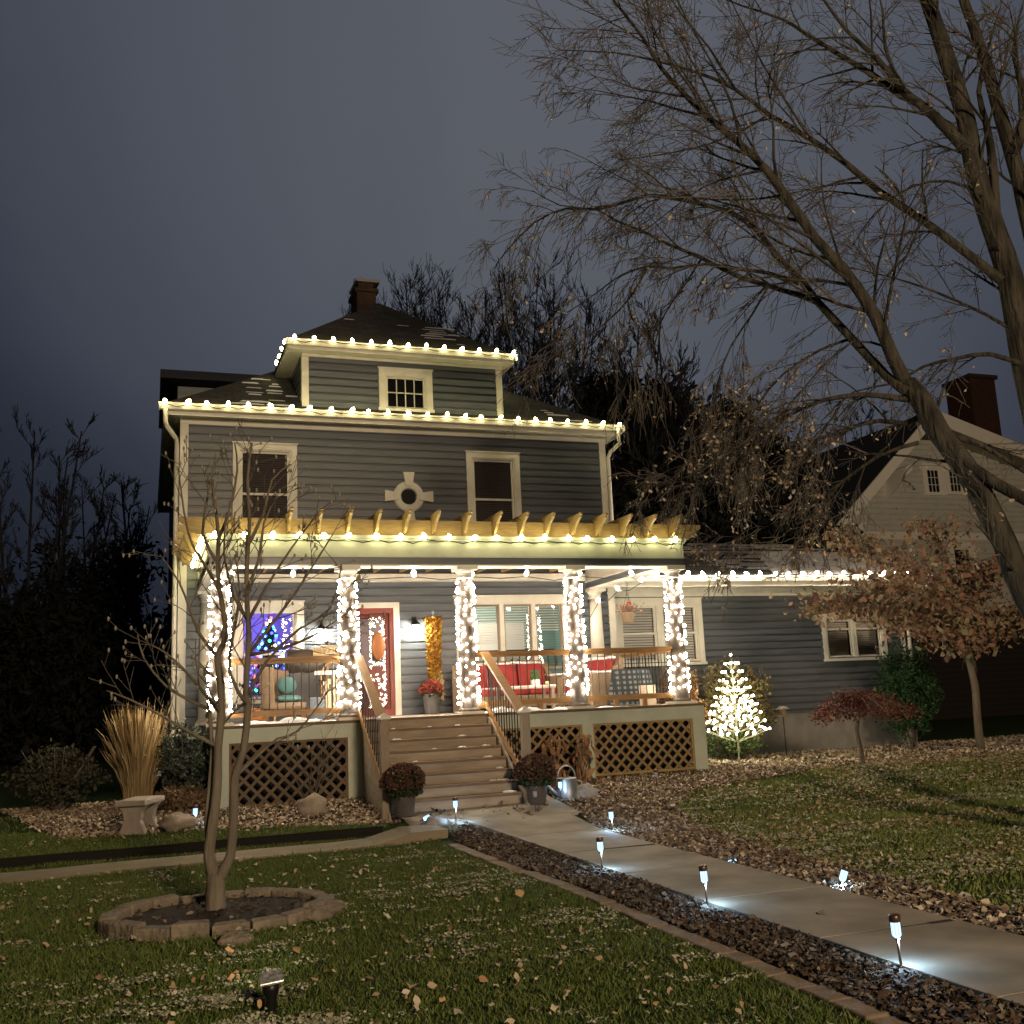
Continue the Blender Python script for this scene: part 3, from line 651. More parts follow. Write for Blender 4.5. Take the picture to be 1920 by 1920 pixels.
lamp('room_light', (6.2, 1.5, 3.5), 75, (1, .86, .66), .15, parent=wn)
for i in range(3): blinds(X0[i]+.03, X0[i]+pn-.03, (2.72, 2.62, 2.95)[i], TRI[3]-.04, .10, wn, 'blindw', .05, .42); blinds(X0[i]+.03, X0[i]+pn-.03, 1.7, (2.72, 2.62, 2.95)[i]-.03, .10, wn, 'blindw', .05, .05)
# interior storm-door and panel door
dr_ = empty('door', (0, 0, 0)); dr_.parent = house
mb = MB().box(DOOR[0]-.10, DOOR[0], -.06, .05, DECK, 3.52).box(DOOR[1], DOOR[1]+.11, -.06, .05, DECK, 3.52).box(DOOR[0], DOOR[1], -.06, .05, 3.42, 3.52); mb.build('frame', 'trim', dr_)
x0, x1 = DOOR[0], DOOR[1]
mb = MB().box(x0, x0+.08, -.03, .0, DECK, 3.42).box(x1-.08, x1, -.03, .0, DECK, 3.42).box(x0+.08, x1-.08, -.03, 0, 3.32, 3.42).box(x0+.08, x1-.08, -.03, 0, DECK, DECK+.12); mb.build('storm_frame', 'red', dr_)
mb = MB().box(x0+.08, x1-.08, .03, .07, DECK+.02, 2.35).box(x0+.08, x0+.19, .03, .07, 2.35, 3.22).box(x1-.19, x1-.08, .03, .07, 2.35, 3.22).box(x0+.08, x1-.08, .03, .07, 3.22, 3.32)
for a in (x0+.15, x0+.50): mb.box(a, a+.25, .018, .03, DECK+.18, DECK+.52).box(a+.04, a+.21, .008, .018, DECK+.22, DECK+.48)
mb.box(x0+.15, x0+.75, .018, .03, DECK+.60, DECK+.80); mb.build('panel', 'red', dr_)
MB().quad((x0+.19, .05, 2.35), (x1-.19, .05, 2.35), (x1-.19, .05, 3.22), (x0+.19, .05, 3.22)).build('glazing', mat('bright etched glass', (.18, .15, .19), .3), dr_)
MB().quad((x0+.08, -.012, DECK+.12), (x1-.08, -.012, DECK+.12), (x1-.08, -.012, 3.32), (x0+.08, -.012, 3.32)).build('storm_glass', glass('storm glass', (1, .95, .93), .12), dr_)
MB().ball((x0+.13, -.05, 2.42), .03, 10, 8).build('handle', 'steel', dr_, True)
bk = MB(); bk.ball((0, 0, 0), .22, 16, 10, (.55, .22, 1.2))
tag(bk.build('door_basket', 'orange', None, True, loc=(x1-.30, -.06, 2.72)), 'orange woven oval basket hanging on the red door', 'basket')
# wall lanterns
def lantern(x, z, lab):
    t = thing('wall_lantern', lab, 'wall light', (x, -.03, z), 0, 'wall lanterns beside the front door')
    MB().box(-.045, .045, -.02, .01, -.02, .16).tube([(0, -.01, .08), (0, -.09, .12), (0, -.12, .06)], .011, 6).lathe([(.02, .07), (.085, .02), (.10, 0), (.10, -.01), (.07, -.012)], 14, (0, -.12, 0)).build('bracket', 'metal', t)
    MB().ball((0, -.12, -.09), .085, 16, 10, (1, 1, 1.15)).build('globe', emit('lantern globe', (1, .93, .78), 170), t, True)
lantern(2.43, 3.05, 'glowing round lantern left of the red door above the number board'); lantern(4.17, 3.09, 'glowing round lantern right of the red door beside the yellow swag')
# wing ------------------------------------------------------------
WY = .42
WW = (8.62, 10.42, 2.27, 3.46); W3 = (13.60, 15.1, 2.24, 3.1)
siding('wall', 'y', 8.30, 15.6, WY, -1, 1.10, 3.72, [WW, W3], house)
siding('wall', 'x', WY, 6.0, 15.7, 1, 1.10, 3.72, [], house)
MB().box(8.3, 15.68, WY+.25, 6, 1.1, 3.9).build('wall_core', 'dark', house)
MB().box(8.3, 15.66, WY-.03, 6, -.1, 1.10).build('foundation', 'found', house); MB().box(8.3, 15.7, WY-.045, WY+.01, 1.085, 1.13).build('water_table', 'siding', house)
MB().box(-.01, 8.29, -.012, 9.0, -.1, .3).build('foundation', 'found', house)
MB().box(15.6, 15.73, WY-.03, WY+.1, 1.1, 3.72).box(8.30, 15.72, WY-.045, WY-.001, 3.62, 3.80).build('frieze_board', 'trim', house)
MB().box(8.0, 16.1, -.20, WY-.046, 3.80, 3.83).box(8.0, 16.1, -.235, -.20, 3.76, 3.95).build('fascia', 'trim', house)
MB().prism([(-.24, 3.97), (-.24, 3.87), (-.30, 3.86), (-.34, 3.96), (-.345, 3.98), (-.33, 3.98), (-.30, 3.89), (-.26, 3.89)], 'x', 8.35, 16.15).build('gutter', 'trim', house)
mb = MB(); za = 3.98; zr = 5.02; yr = 2.1
mb.quad((8.0, -.26, za), (16.2, -.26, za), (14.2, yr, zr), (8.31, yr, zr)); mb.quad((16.2, -.26, za), (16.2, 6.3, za), (14.2, yr, zr)); mb.quad((14.2, yr, zr), (16.2, 6.3, za), (8.31, 6.3, za), (8.31, yr, zr))
mb.quad((8.0, -.26, za-.06), (16.2, -.26, za-.06), (16.2, -.26, za), (8.0, -.26, za)); mb.quad((16.2, -.26, za-.06), (16.2, 6.3, za-.06), (16.2, 6.3, za), (16.2, -.26, za))
wr = mb.build('roof', 'shingle', house)
wp = (zr-za)/(yr+.26); mb = MB()
for _ in range(150):
    x = random.uniform(11.0, 14.6); z = random.uniform(za+.15, zr-.03); 
    if x > 16.2-2*(z-za)/(zr-za)*1.0-.2: continue
    y = -.26+(z-za)/wp; L = random.uniform(.4, 1.5)*(1 if x > 12 else .6); hh = random.uniform(.015, .05)
    mb.quad((x-L/2, y, z+.013), (x+L/2, y, z+.013), (x+L/2-.05, y+hh/wp, z+hh+.013), (x-L/2+.1, y+hh/wp, z+hh+.013))
mb.quad((12.0, -.20, za+.04), (15.9, -.20, za+.04), (14.6, 1.5, za+.04+1.70*wp), (12.7, 1.5, za+.04+1.7*wp)); mb.build('roof_snow', mat('dull roof snow', (.78, .77, .75), .9, (.45, .44, .43), 5, .5, 40, stretch=(1, 3, 1)), wr)
wn = casing(*WW, WY, wd=.11); xm = (WW[0]+WW[1])/2; MB().box(xm-.075, xm+.075, WY-.05, WY+.05, WW[2], WW[3]).build('mullion', 'trim', wn)
for a, b in ((WW[0]+.03, xm-.075), (xm+.075, WW[1]-.03)):
    sash(a, b, WW[2], WW[3]-.03, WY+.02, wn, mid=2.86); blinds(a+.03, b-.03, 2.3, WW[3]-.06, WY+.09, wn, 'blindw', .055, .80)
    MB().box(a, b, WY+.15, WY+.18, WW[2], WW[3]).build('backing', 'dark', wn)
wn = casing(*W3, WY, wd=.10)
for a, b in ((W3[0]+.03, 14.30), (14.40, W3[1]-.03)):
    sash(a, b, W3[2], W3[3]-.03, WY+.02, wn, mid=2.86); blinds(a+.03, b-.03, 2.27, W3[3]-.06, WY+.10, wn, 'blindw', .05, .9); MB().box(a, b, WY+.15, WY+.18, W3[2], W3[3]).build('backing', 'dark', wn)
MB().box(14.30, 14.40, WY-.05, WY+.05, W3[2], W3[3]).build('mullion', 'trim', wn)
# downspouts
def pipe(pts, name='downspout', par=house, r=.042):
    mb = MB().tube(pts, r, 8); return mb.build(name, 'trim', par, True)
pipe([(-.30, EY0-.08, 6.95), (-.30, EY0-.08, 6.70), (-.27, -.55, 6.58), (-.12, -.20, 6.46), (-.10, -.09, 6.38), (-.10, -.08, 4.9), (-.10, -.08, .92), (-.16, -.2, .8), (-.5, -.9, .55)])
pipe([(8.47, EY0-.08, 6.95), (8.47, EY0-.08, 6.78), (8.44, -.5, 6.66), (8.37, -.18, 6.55), (8.35, -.09, 6.45), (8.35, -.08, 4.3)])
pipe([(15.95, -.28, 3.85), (15.95, -.26, 3.72), (15.80, WY-.1, 3.55), (15.78, WY-.08, 1.2), (15.78, WY-.08, .7)])
# porch -------------------------------------------------------------
CX = [.45, 2.32, 4.18, 6.02, 7.86]
PX0, PX1, PF = .34, 8.13, -3.60
MB().box(PX0, PX1, PF, -.03, DECK-.035, DECK).build('deck', 'deck', house); MB().box(PX0-.01, PX1+.01, PF-.045, PF-.002, DECK-.034, DECK+.002).build('deck_nosing', 'tread', house)
for a, b in ((PX0, 2.46), (4.42, PX1)): MB().box(a, b, PF-.018, PF+.03, DECK-.24, DECK-.037).build('porch_skirt', 'trim2', house)
for a, b, c in ((PX0, .57, .12), (2.24, 2.46, .25), (4.42, 4.56, .2), (5.94, 6.12, .30), (7.90, PX1, .36)): MB().box(a, b, PF-.018, PF+.03, c-.06, DECK-.24).build('skirt_post', 'trim2', house)
mb = MB().box(PX1-.03, PX1, PF+.03, -.03, DECK-.24, DECK-.037).box(PX1-.03, PX1, -.25, -.03, .2, DECK-.24); mb.build('porch_skirt', 'trim2', house); MB().box(PX0, PX0+.03, PF+.03, -.03, DECK-.24, DECK-.037).build('porch_skirt', 'trim2', house)
def lattice(x0, x1, z0, z1, y, m='lattice'):
    e = empty('lattice', (0, 0, 0)); e.parent = house
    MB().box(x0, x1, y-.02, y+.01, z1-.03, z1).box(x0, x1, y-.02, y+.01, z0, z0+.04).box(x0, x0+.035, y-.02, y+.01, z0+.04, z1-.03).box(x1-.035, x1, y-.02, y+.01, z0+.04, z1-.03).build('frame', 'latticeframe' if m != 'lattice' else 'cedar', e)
    for sgn, yy in ((1, y-.004), (-1, y+.006)):
        mb = MB(); H = z1-z0; p = .185; c = x0-H-.2
        while c < x1+H+.2:
            # line x = c + sgn*(z-z0)
            t0, t1 = 0, H
            if sgn > 0: t0 = max(t0, x0-c); t1 = min(t1, x1-c)
            else: t0 = max(t0, c-x1); t1 = min(t1, c-x0)
            if t1-t0 > .04: mb.bar((c+sgn*t0, yy, z0+t0), (c+sgn*t1, yy, z0+t1), .042, .007, (0, 1, 0))
            c += p
        mb.build('strips', m, e)
lattice(.57, 2.24, .32, DECK-.24, PF+.02, 'latticeshade'); lattice(4.56, 5.94, .28, DECK-.24, PF+.02); lattice(6.12, 7.90, .40, DECK-.24, PF+.02)
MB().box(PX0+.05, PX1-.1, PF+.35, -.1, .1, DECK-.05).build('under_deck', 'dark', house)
# columns
def column(x, y, z0=DECK, z1=3.74, half=False):
    e = empty('column', (x, y, 0)); e.parent = house; H = z1-z0
    pr = [(.165, 0), (.165, .035), (.175, .05), (.165, .075), (.15, .09)] + [(.142-.03*t**1.6, .10+(H-.30)*t) for t in (0, .2, .4, .6, .8, 1)]
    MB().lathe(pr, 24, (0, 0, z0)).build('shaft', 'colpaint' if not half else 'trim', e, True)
    MB().lathe([(.112, H-.20), (.127, H-.19), (.133, H-.175), (.118, H-.165), (.118, H-.11), (.145, H-.085), (.16, H-.06)], 24, (0, 0, z0)).build('capital', 'trim', e, True)
    MB().box(-.19, .19, -.19, .19, z0, z0+.045).build('base', 'trim', e)
    MB().box(-.17, .17, -.17, .17, z1-.06, z1-.002).build('capital', 'trim', e)
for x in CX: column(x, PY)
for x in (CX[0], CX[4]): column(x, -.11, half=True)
# entablature beams
def beam(x0, x1, y0, y1):
    mb = MB(); MB().box(x0, x1, y0, y1, 3.755, 3.865).build('beam_band', 'siding', house); MB().box(x0-.012, x1+.012, y0-.012, y1+.012, 3.735, 3.754).build('beam_trim', 'trim', house); mb.box(x0-.02, x1+.02, y0-.02, y1+.02, 3.865, 3.90); mb.box(x0-.005, x1+.005, y0-.005, y1+.005, 3.90, 4.12); mb.box(x0-.03, x1+.03, y0-.03, y1+.03, 4.12, 4.155); mb.box(x0-.05, x1+.05, y0-.05, y1+.05, 4.155, 4.20)
    return mb
beam(.29, 8.02, -3.50, -3.20).build('front_beam', 'trim2', house)
beam(.29, .60, -3.14, -.06).build('side_beam', 'trim', house); beam(7.71, 8.02, -3.14, -.06).build('side_beam', 'trim', house)
MB().box(.66, 7.65, -.17, -.03, 3.90, 4.04).build('ledger', 'trim', house)
MB().box(.30, 8.02, -3.19, -.03, 3.735, 3.738).build('soffit_strip', 'trim', house) if False else None
MB().box(.66, 7.65, -3.14, -.18, 4.16, 4.19).build('porch_ceiling', mat('reddish porch ceiling boards', (.50, .27, .15), .5, (.58, .33, .19), 5, stretch=(1, 8, 8)), house)
for k in range(14):
    x = .9+k*.5; MB().box(x-.02, x+.02, -3.13, -.18, 4.06, 4.158).build('ceiling_joist', 'cedar', house)
# pergola: purlins running across, rafter tails running out over the beam
def tail_poly(L, z0, z1, fl=1):              # ogee end profile along +axis to L
    h = z1-z0; return [(0, z0), (L-.24, z0), (L-.235, z0+.02), (L-.20, z0+.025), (L-.165, z0+.055), (L-.14, z0+.10), (L-.09, z0+.145), (L-.035, z0+.165), (L-.03, z0+.185), (L, z0+.19), (L, z1), (0, z1)]
for i, y in enumerate((-3.42, -2.75, -2.05, -1.35, -.65, -.10)):
    poly = [(-(p[0])+8.04-.35, p[1]) if False else p for p in tail_poly(.48, 4.205, 4.46)]
    L = [(.34-px, pz) for px, pz in poly]; R = [(7.95+px, pz) for px, pz in poly]
    full = L[:-1][::-1]; # assemble a closed outline: left end reversed + right end
    out = [(x, z) for x, z in L[1:-1]][::-1]
    outline = [(x, z) for x, z in ([(.34, 4.46)] + L[1:-1][::-1] + [(.34, 4.205)] + [(7.95, 4.205)] + R[1:-1] + [(7.95, 4.46)])]
    MB().prism(outline, 'y', y-.022, y+.022).build('purlin', 'cedar', house)
RX = [1.42, 1.86, 2.30, 2.74, 3.19, 3.65, 4.15, 4.65, 5.09, 5.54, 6.0, 6.45, 6.90, 7.35, 7.82]
pp = tail_poly(.48, 4.30, 4.54); outl = [(-3.42-a, z) for a, z in pp]
outl = [(-.05, 4.54)]+[(-3.42-a, z) for a, z in pp[1:-1]][::-1]+[(-.05, 4.30)]
RT = lambda a, z: (-3.445-a, z)
outl = [(-.05, 4.55), RT(.47, 4.55), RT(.47, 4.52), RT(.44, 4.505), RT(.43, 4.48), RT(.36, 4.45), RT(.27, 4.40), RT(.20, 4.33), RT(.16, 4.29), RT(.12, 4.275), RT(.11, 4.25), RT(.06, 4.24), RT(.0, 4.24), (-3.444, 4.465), (-.05, 4.465)]
for k, x in enumerate(RX):
    MB().prism(outl, 'x', x-.02, x+.02).build('rafter', 'cedar', house)
# stairs ------------------------------------------------------------
SX0, SX1 = 2.50, 4.36; NR = 8; ztop, zb = DECK, .235; rz = (ztop-zb)/NR; tr = .205
st = empty('stairs', (0, 0, 0)); st.parent = house
for k in range(NR):
    y = PF-.02-k*tr; zt = ztop-k*rz
    MB().box(SX0, SX1, y-.025, y, zt-rz, zt-.035 if k else zt-.036).build('riser', 'riser', st)
    if k: MB().box(SX0-.01, SX1+.01, y-.035, y+tr-.026, zt-.034, zt).build('tread', 'tread', st)
for x in (SX0-.03, SX1+.03):
    MB().prism([(PF-.02, DECK-.04), (PF-.02, .1), (PF-.02-NR*tr, .1), (PF-.02-NR*tr, .24), (PF-.02-.9*tr, DECK-.10)], 'x', x-.018, x+.018).build('stringer', 'riser', st)
SE = PF-.02-(NR-1)*tr-.10      # y of the newel posts
BAL = MB().tube([(0, 0, 0), (0, 0, .04), (0, 0, .70), (0, 0, .74)], .0085, 6).build('baluster', 'metal', None)
BAL2 = None
def railing(a, b, ztop, zbot, name='railing'):
    """a,b (x,y); ztop/zbot at a and b as pairs"""
    e = empty(name, (0, 0, 0)); e.parent = house
    A = Vector((*a, 0)); B = Vector((*b, 0)); L = (B-A).length
    MB().bar((*a, ztop[0]-.02), (*b, ztop[1]-.02), .13, .04).bar((*a, ztop[0]-.065), (*b, ztop[1]-.065), .04, .05).build('top_rail', 'railwood', e)
    MB().bar((*a, zbot[0]), (*b, zbot[1]), .045, .085).build('bottom_rail', 'railwood', e)
    n = int(L/.115)
    for k in range(1, n):
        t = k/n; p = A.lerp(B, t); z0 = zbot[0]*(1-t)+zbot[1]*t+.04; z1 = ztop[0]*(1-t)+ztop[1]*t-.09
        o = BAL.copy(); COL.objects.link(o); o.parent = e; o.location = (p.x, p.y, z0); o.scale = (1, 1, (z1-z0)/.74)
    mb = MB()
    for t in (.33, .66):
        p = A.lerp(B, t)
        if ztop[0] == ztop[1]: mb.box(p.x-.03, p.x+.03, p.y-.03, p.y+.03, DECK, zbot[0]-.043)
    if mb.v: mb.build('block', 'railwood', e)
    return e
railing((CX[0]+.13, PY), (CX[1]-.13, PY), (2.40, 2.40), (1.60, 1.60)); railing((CX[2]+.13, PY), (CX[3]-.13, PY), (2.40, 2.40), (1.60, 1.60)); railing((CX[3]+.13, PY), (CX[4]-.13, PY), (2.40, 2.40), (1.60, 1.60))
railing((CX[0], PY+.13), (CX[0], -.25), (2.40, 2.40), (1.60, 1.60)); railing((CX[4], PY+.13), (CX[4], -.25), (2.40, 2.40), (1.60, 1.60))
for x in (2.44, 4.42):
    e = railing((x, PY-.12), (x, SE+.06), (2.40, 1.46), (1.58, .56), 'stair_railing')
MT['post'] = mat('grey brown newel post', (.22, .17, .12), .7, (.28, .22, .16), 5, .2, 30, stretch=(3, 3, 1))
for x in (2.44, 4.42):
    n_ = empty('newel_post', (x, SE-.01, 0)); n_.parent = house
    MB().box(-.055, .055, -.055, .055, .15, 1.46).build('post', 'post', n_)
    mb = MB().box(-.075, .075, -.075, .075, 1.46, 1.49); b = len(mb.v); mb.v += [(-.075, -.075, 1.49), (.075, -.075, 1.49), (.075, .075, 1.49), (-.075, .075, 1.49), (0, 0, 1.55)]; mb.f += [(b, b+1, b+4), (b+1, b+2, b+4), (b+2, b+3, b+4), (b+3, b, b+4)]
    mb.build('cap', 'trim', n_)
bpy.data.objects.remove(BAL)
# side apron of the porch at the left (closed lattice bay at the wall)
# snow piled along the deck edge and on steps
def snowbank(x0, x1, y, z, hmax, wd, seed):
    n = max(4, int((x1-x0)/.05)); mb = MB(); pr = 6
    for i in range(n+1):
        x = x0+(x1-x0)*i/n; h = hmax*max(.12, .5+1.1*noise.noise(Vector((x*2.3, seed, 0)))+.35*noise.noise(Vector((x*9, seed, 3))))*min(1, 6*i/n, 6*(n-i)/n)
        for k in range(pr+1):
            t = PI*k/pr; mb.v.append((x+random.uniform(-.01, .01), y-math.cos(t)*wd*(.6+.4*h/hmax), z+h*math.sin(t)+random.uniform(0, .008)))
    for i in range(n):
        for k in range(pr): a = i*(pr+1)+k; mb.f.append((a, a+1, a+pr+2, a+pr+1))
    return mb
for i, (x0, x1, h) in enumerate(((.62, 2.12, .085), (4.38, 5.80, .11), (6.3, 6.9, .03))):
    tag(snowbank(x0, x1, -3.42, DECK+.001, h, .13, i*7).build('snow', 'snow', smooth=True), kind='stuff')
mb = MB()
for k in range(1, NR):
    zt = ztop-k*rz; y = PF-.02-k*tr
    for _ in range(random.randint(2, 4)):
        x = random.choice((random.uniform(SX0+.1, SX0+.4), random.uniform(SX1-.35, SX1-.08), random.uniform(SX0+.3, SX1-.3))); r = random.uniform(.02, .055)*(1.3 if x > SX1-.4 else .8)
        mb.ball((x, y+.07+random.random()*.08, zt+.004), r, 8, 5, (1.5, .6, .35), .5, random.random()*9)
tag(mb.build('snow', 'snow', smooth=True), kind='stuff')
# ================================================================== STRING LIGHTS
def c9mesh():
    mb = MB().lathe([(.004, -.045), (.024, -.035), (.036, -.005), (.030, .03), (.012, .055), (.002, .06)], 10); return mb
_c9 = c9mesh().build('bulb', 'bulb', None, True); C9 = _c9.data; bpy.data.objects.remove(_c9)
C9w = C9.copy(); C9w.materials.clear(); C9w.materials.append(emit('white C9 bulb', (1, .82, .62), 120))
_mi = MB().ball((0, 0, 0), .022, 6, 4).build('bulb', 'mini', None, True); MINI = _mi.data; bpy.data.objects.remove(_mi)
MINIG = MINI.copy(); MINIG.materials.clear(); MINIG.materials.append(MT['minigreen'])
def bulbs(parent, pts, mesh, rot=True):
    for p in pts:
        o = bpy.data.objects.new('bulb', mesh); COL.objects.link(o); o.parent = parent; o.location = p
        s_ = random.uniform(.65, 1.05) if not rot else random.uniform(.9, 1.1); o.scale = (s_, s_, s_)
        if rot: o.rotation_euler = (random.uniform(-.9, .9), random.uniform(-.8, .8), 0)
def string(label, pts, mesh=None, sag=.05, group='strings of bulbs along the rooflines'):
    t = thing('string_lights', label, 'string lights', tuple(pts[0]), 0, group); o = Vector(pts[0]); P = [Vector(p)-o for p in pts]
    cord = []
    for a, b in zip(P[:-1], P[1:]): cord += [a+Vector((0, 0, -.05)), (a+b)/2+Vector((0, -.01, -.05-random.uniform(.3, 1.2)*sag))]
    cord.append(P[-1]+Vector((0, 0, -.05)))
    MB().tube(cord, .008, 4).build('cord', 'cord', t); bulbs(t, P, mesh or C9); return t
j = lambda s: random.uniform(-s, s)
string('string of warm bulbs along the main roof gutter above the second storey', [(-.33+i*.3658+j(.04), -.49, 7.065+j(.008)) for i in range(25)])
string('string of warm bulbs round the eave of the front dormer', [(1.79, 1.05-i*.42, DZ+.15) for i in range(4)] + [(1.93+i*.357, -.555, DZ+.135+j(.01)) for i in range(13)] + [(6.37, -.22+i*.42, DZ+.15) for i in range(4)])
string('string of warm bulbs under the pergola rafters along the porch beam', [(.19, -.35-i*.36, 4.16) for i in range(9)] + [(.36+i*.3926+j(.035), -3.615, 4.175+j(.008)) for i in range(20)])
string('string of white bulbs along the gutter of the one storey wing', [(8.45+i*.345+j(.02), -.40, 4.0+j(.008)) for i in range(22)], C9w)
# large bulbs hung inside the porch
pt = [onY(u, v, -3.12) for u, v in ((435, 1072), (549, 1074), (775, 1072), (883, 1071), (986, 1073), (1085, 1071), (1182, 1071))]
pt = [Vector((p.x, -3.15, 3.66)) for p in pt] + [Vector((7.66, -2.6, 3.62)), Vector((7.66, -1.6, 3.58)), Vector((7.66, -.7, 3.45)), Vector((7.42, -.25, 3.0))]
string('string of white bulbs hanging inside the porch beam', pt, C9w, .06)
def colwrap(x, y, label, z0=1.62, z1=3.55, turns=23, gap=None):
    t = thing('column_lights', label, 'string lights', (x, y, 0), 0, 'bulb strings wrapped round the porch columns'); P = []; W = []
    n = turns*7
    for i in range(n):
        f = i/n; a = 2*PI*turns*f*1.0+random.uniform(-.42, .42); z = z0+(z1-z0)*f+random.uniform(-.04, .04); r = .150-.030*f
        p = Vector((math.cos(a)*(r+.02), math.sin(a)*(r+.02), z)); W.append(Vector((math.cos(a)*(r-.004), math.sin(a)*(r-.004), z)))
        if gap and gap[0] < z < gap[1]: continue
        P.append(p)
    MB().tube(W, .005, 3, False).build('cord', 'cord', t)
    tc_ = (CAM-Vector((x, y, 2))).normalized(); P.sort(key=lambda p: -(p.x*tc_.x+p.y*tc_.y))
    bulbs(t, P[:100], MINI, False); mb = MB()
    for p in P[100:]: mb.ball(p, .022, 6, 4)
    tag(mb.build('bulbs', 'mini', t, True), kind='stuff')
names = ['leftmost porch column behind the young tree', 'porch column left of the red door', 'porch column right of the front stairs', 'porch column between the two right hand railings', 'rightmost porch column by the brown shrub']
for i, x in enumerate(CX): colwrap(x, PY, 'warm mini lights spiralling up the '+names[i], gap=(2.30, 2.40) if i in (2, 3, 4) else None)
# lit wire tree on the lawn
t = thing('lit_wire_tree', 'bare white wire tree covered with glowing round bulbs beside the porch', 'lighted tree', (9.82, -1.8, .26)); mb = MB().tube([(0, 0, 0), (0, 0, .7), (.01, 0, 1.4), (0, 0, 2.0)], [.018, .014, .010, .006], 6); PB = [(0, 0, 2.03), (.0, 0, 1.88)]
for lv in range(9):
    z = .42+lv*.165; R_ = .56*(1-lv/9.6)+.035; nb = 12-lv*2//3
    for k in range(nb):
        a = 2*PI*k/nb+lv*.7; e = Vector((math.cos(a)*R_, math.sin(a)*R_, z+.10+R_*.22)); b = Vector((0, 0, z)); m_ = b.lerp(e, .55)+Vector((0, 0, -.02))
        mb.tube([b, m_, e], .005, 4); PB.append(e)
        if R_ > .2: PB.append(m_+Vector((j(.03), j(.03), .05)))
        if R_ > .38: q = b.lerp(e, .78)+Vector((j(.07), j(.07), .09)); mb.tube([m_, q], .004, 4); PB.append(q)
mb.build('frame', mat('cream wire', (.25, .24, .16), .5), t); random.shuffle(PB); bulbs(t, PB[:100], MINIG, False)
mb = MB(); [mb.ball(q, .022, 6, 4) for q in PB[100:]]; tag(mb.build('bulbs', 'minigreen', t, True), kind='stuff')
mb = MB().tube([(8.14, -3.45, 1.28), (8.22, -3.3, 1.1), (8.45, -2.9, .7), (8.7, -2.6, .4), (9.1, -2.2, .30), (9.8, -1.8, .28)], .008, 5)
tag(mb.build('extension_cord', mat('pale cord', (.5, .46, .34), .5)), 'pale extension cord from the porch corner down to the lit wire tree', 'cord')
# solar path lights ---------------------------------------------------
MT['lenscap'] = mat('bronze lamp cap', (.12, .07, .05), .35, metal=.6)
def pathlight(p, label, on=True, tilt=(0, 0), h=.27, e=11.0, aimlen=1):
    t = thing('path_light', label, 'solar light', (p[0], p[1], p[2]), random.uniform(0, 3), 'solar lights along the walk and beds'); t.rotation_euler = (tilt[0], tilt[1], random.uniform(0, .3))
    MB().tube([(0, 0, -.05), (0, 0, h-.09)], .008, 6).lathe([(.012, h-.10), (.018, h-.09), (.004, h-.085)], 8).build('stake', 'lenscap', t)
    MB().lathe([(.004, h-.095), (.022, h-.078), (.027, h-.07), (.027, h-.0), (.027, h)], 12).build('lens', 'lens' if on else mat('dull clear lens', (.3, .3, .32), .3), t, True)
    MB().lathe([(.031, h), (.034, h+.004), (.034, h+.035), (.030, h+.04), (0.001, h+.042)], 14).build('cap', 'lenscap', t, True)
    if on:
        lamp('path_light_beam', (.018, -.014, h-.115), e*.6, (.38, .66, 1), .008, parent=t)
        mb = MB()                                    # little vertical ribs that rake the light
        for k in range(10): a = 2*PI*k/10; mb.tube([(.030*math.cos(a), .030*math.sin(a), h-.07), (.031*math.cos(a), .031*math.sin(a), h)], .0016, 4)
        mb.build('ribs', 'lenscap', t)
def g3(u, v): p = G(u, v); return (p.x, p.y, p.z)
pathlight((3.08, -13.66, terr(3.08, -13.66)), 'glowing solar stake light nearest the viewer beside the walk', tilt=(0, -.05), e=1.5) if False else None
pathlight(g3(1692, 1828), 'glowing solar stake light nearest the viewer on the left edge of the walk', tilt=(0, -.05), h=.29)
pathlight(g3(1328, 1710), 'glowing solar stake light on the walk edge, second from the viewer', tilt=(0, -.06), h=.30)
pathlight(g3(1130, 1641), 'glowing solar stake light on the left walk edge, third from the viewer', tilt=(0, -.03), h=.30)
pathlight(g3(1148, 1566), 'glowing solar stake light on the right walk edge by the lawn corner', h=.27)
pathlight(g3(1573, 1672), 'tilted glowing solar light half sunk in leaves right of the walk', tilt=(.2, .35), h=.17)
pathlight(g3(855, 1548), 'glowing solar stake light next to the grey boulder before the stairs', h=.30)
pathlight(g3(366, 1552), 'glowing solar stake light in the left bed behind the young tree', h=.24, e=1.2)
pathlight(g3(782, 1545), 'fallen glowing solar light lying at the lawn edge near the left planter', tilt=(0, 1.2), h=.18, e=1.5)
pathlight(g3(1052, 1505), 'glowing solar stake light standing before the watering can', h=.28, e=1.6)
pathlight(g3(1362, 1620), 'solar light buried in the leaves at the right walk edge', tilt=(.5, 1.35), h=.10, e=2)
pathlight(g3(1005, 1527), 'unlit solar stake light left of the watering can at the walk corner', on=False, h=.30)
pathlight(g3(1232, 1482), 'unlit solar stake light in the leaves before the right lattice', on=False, h=.26)
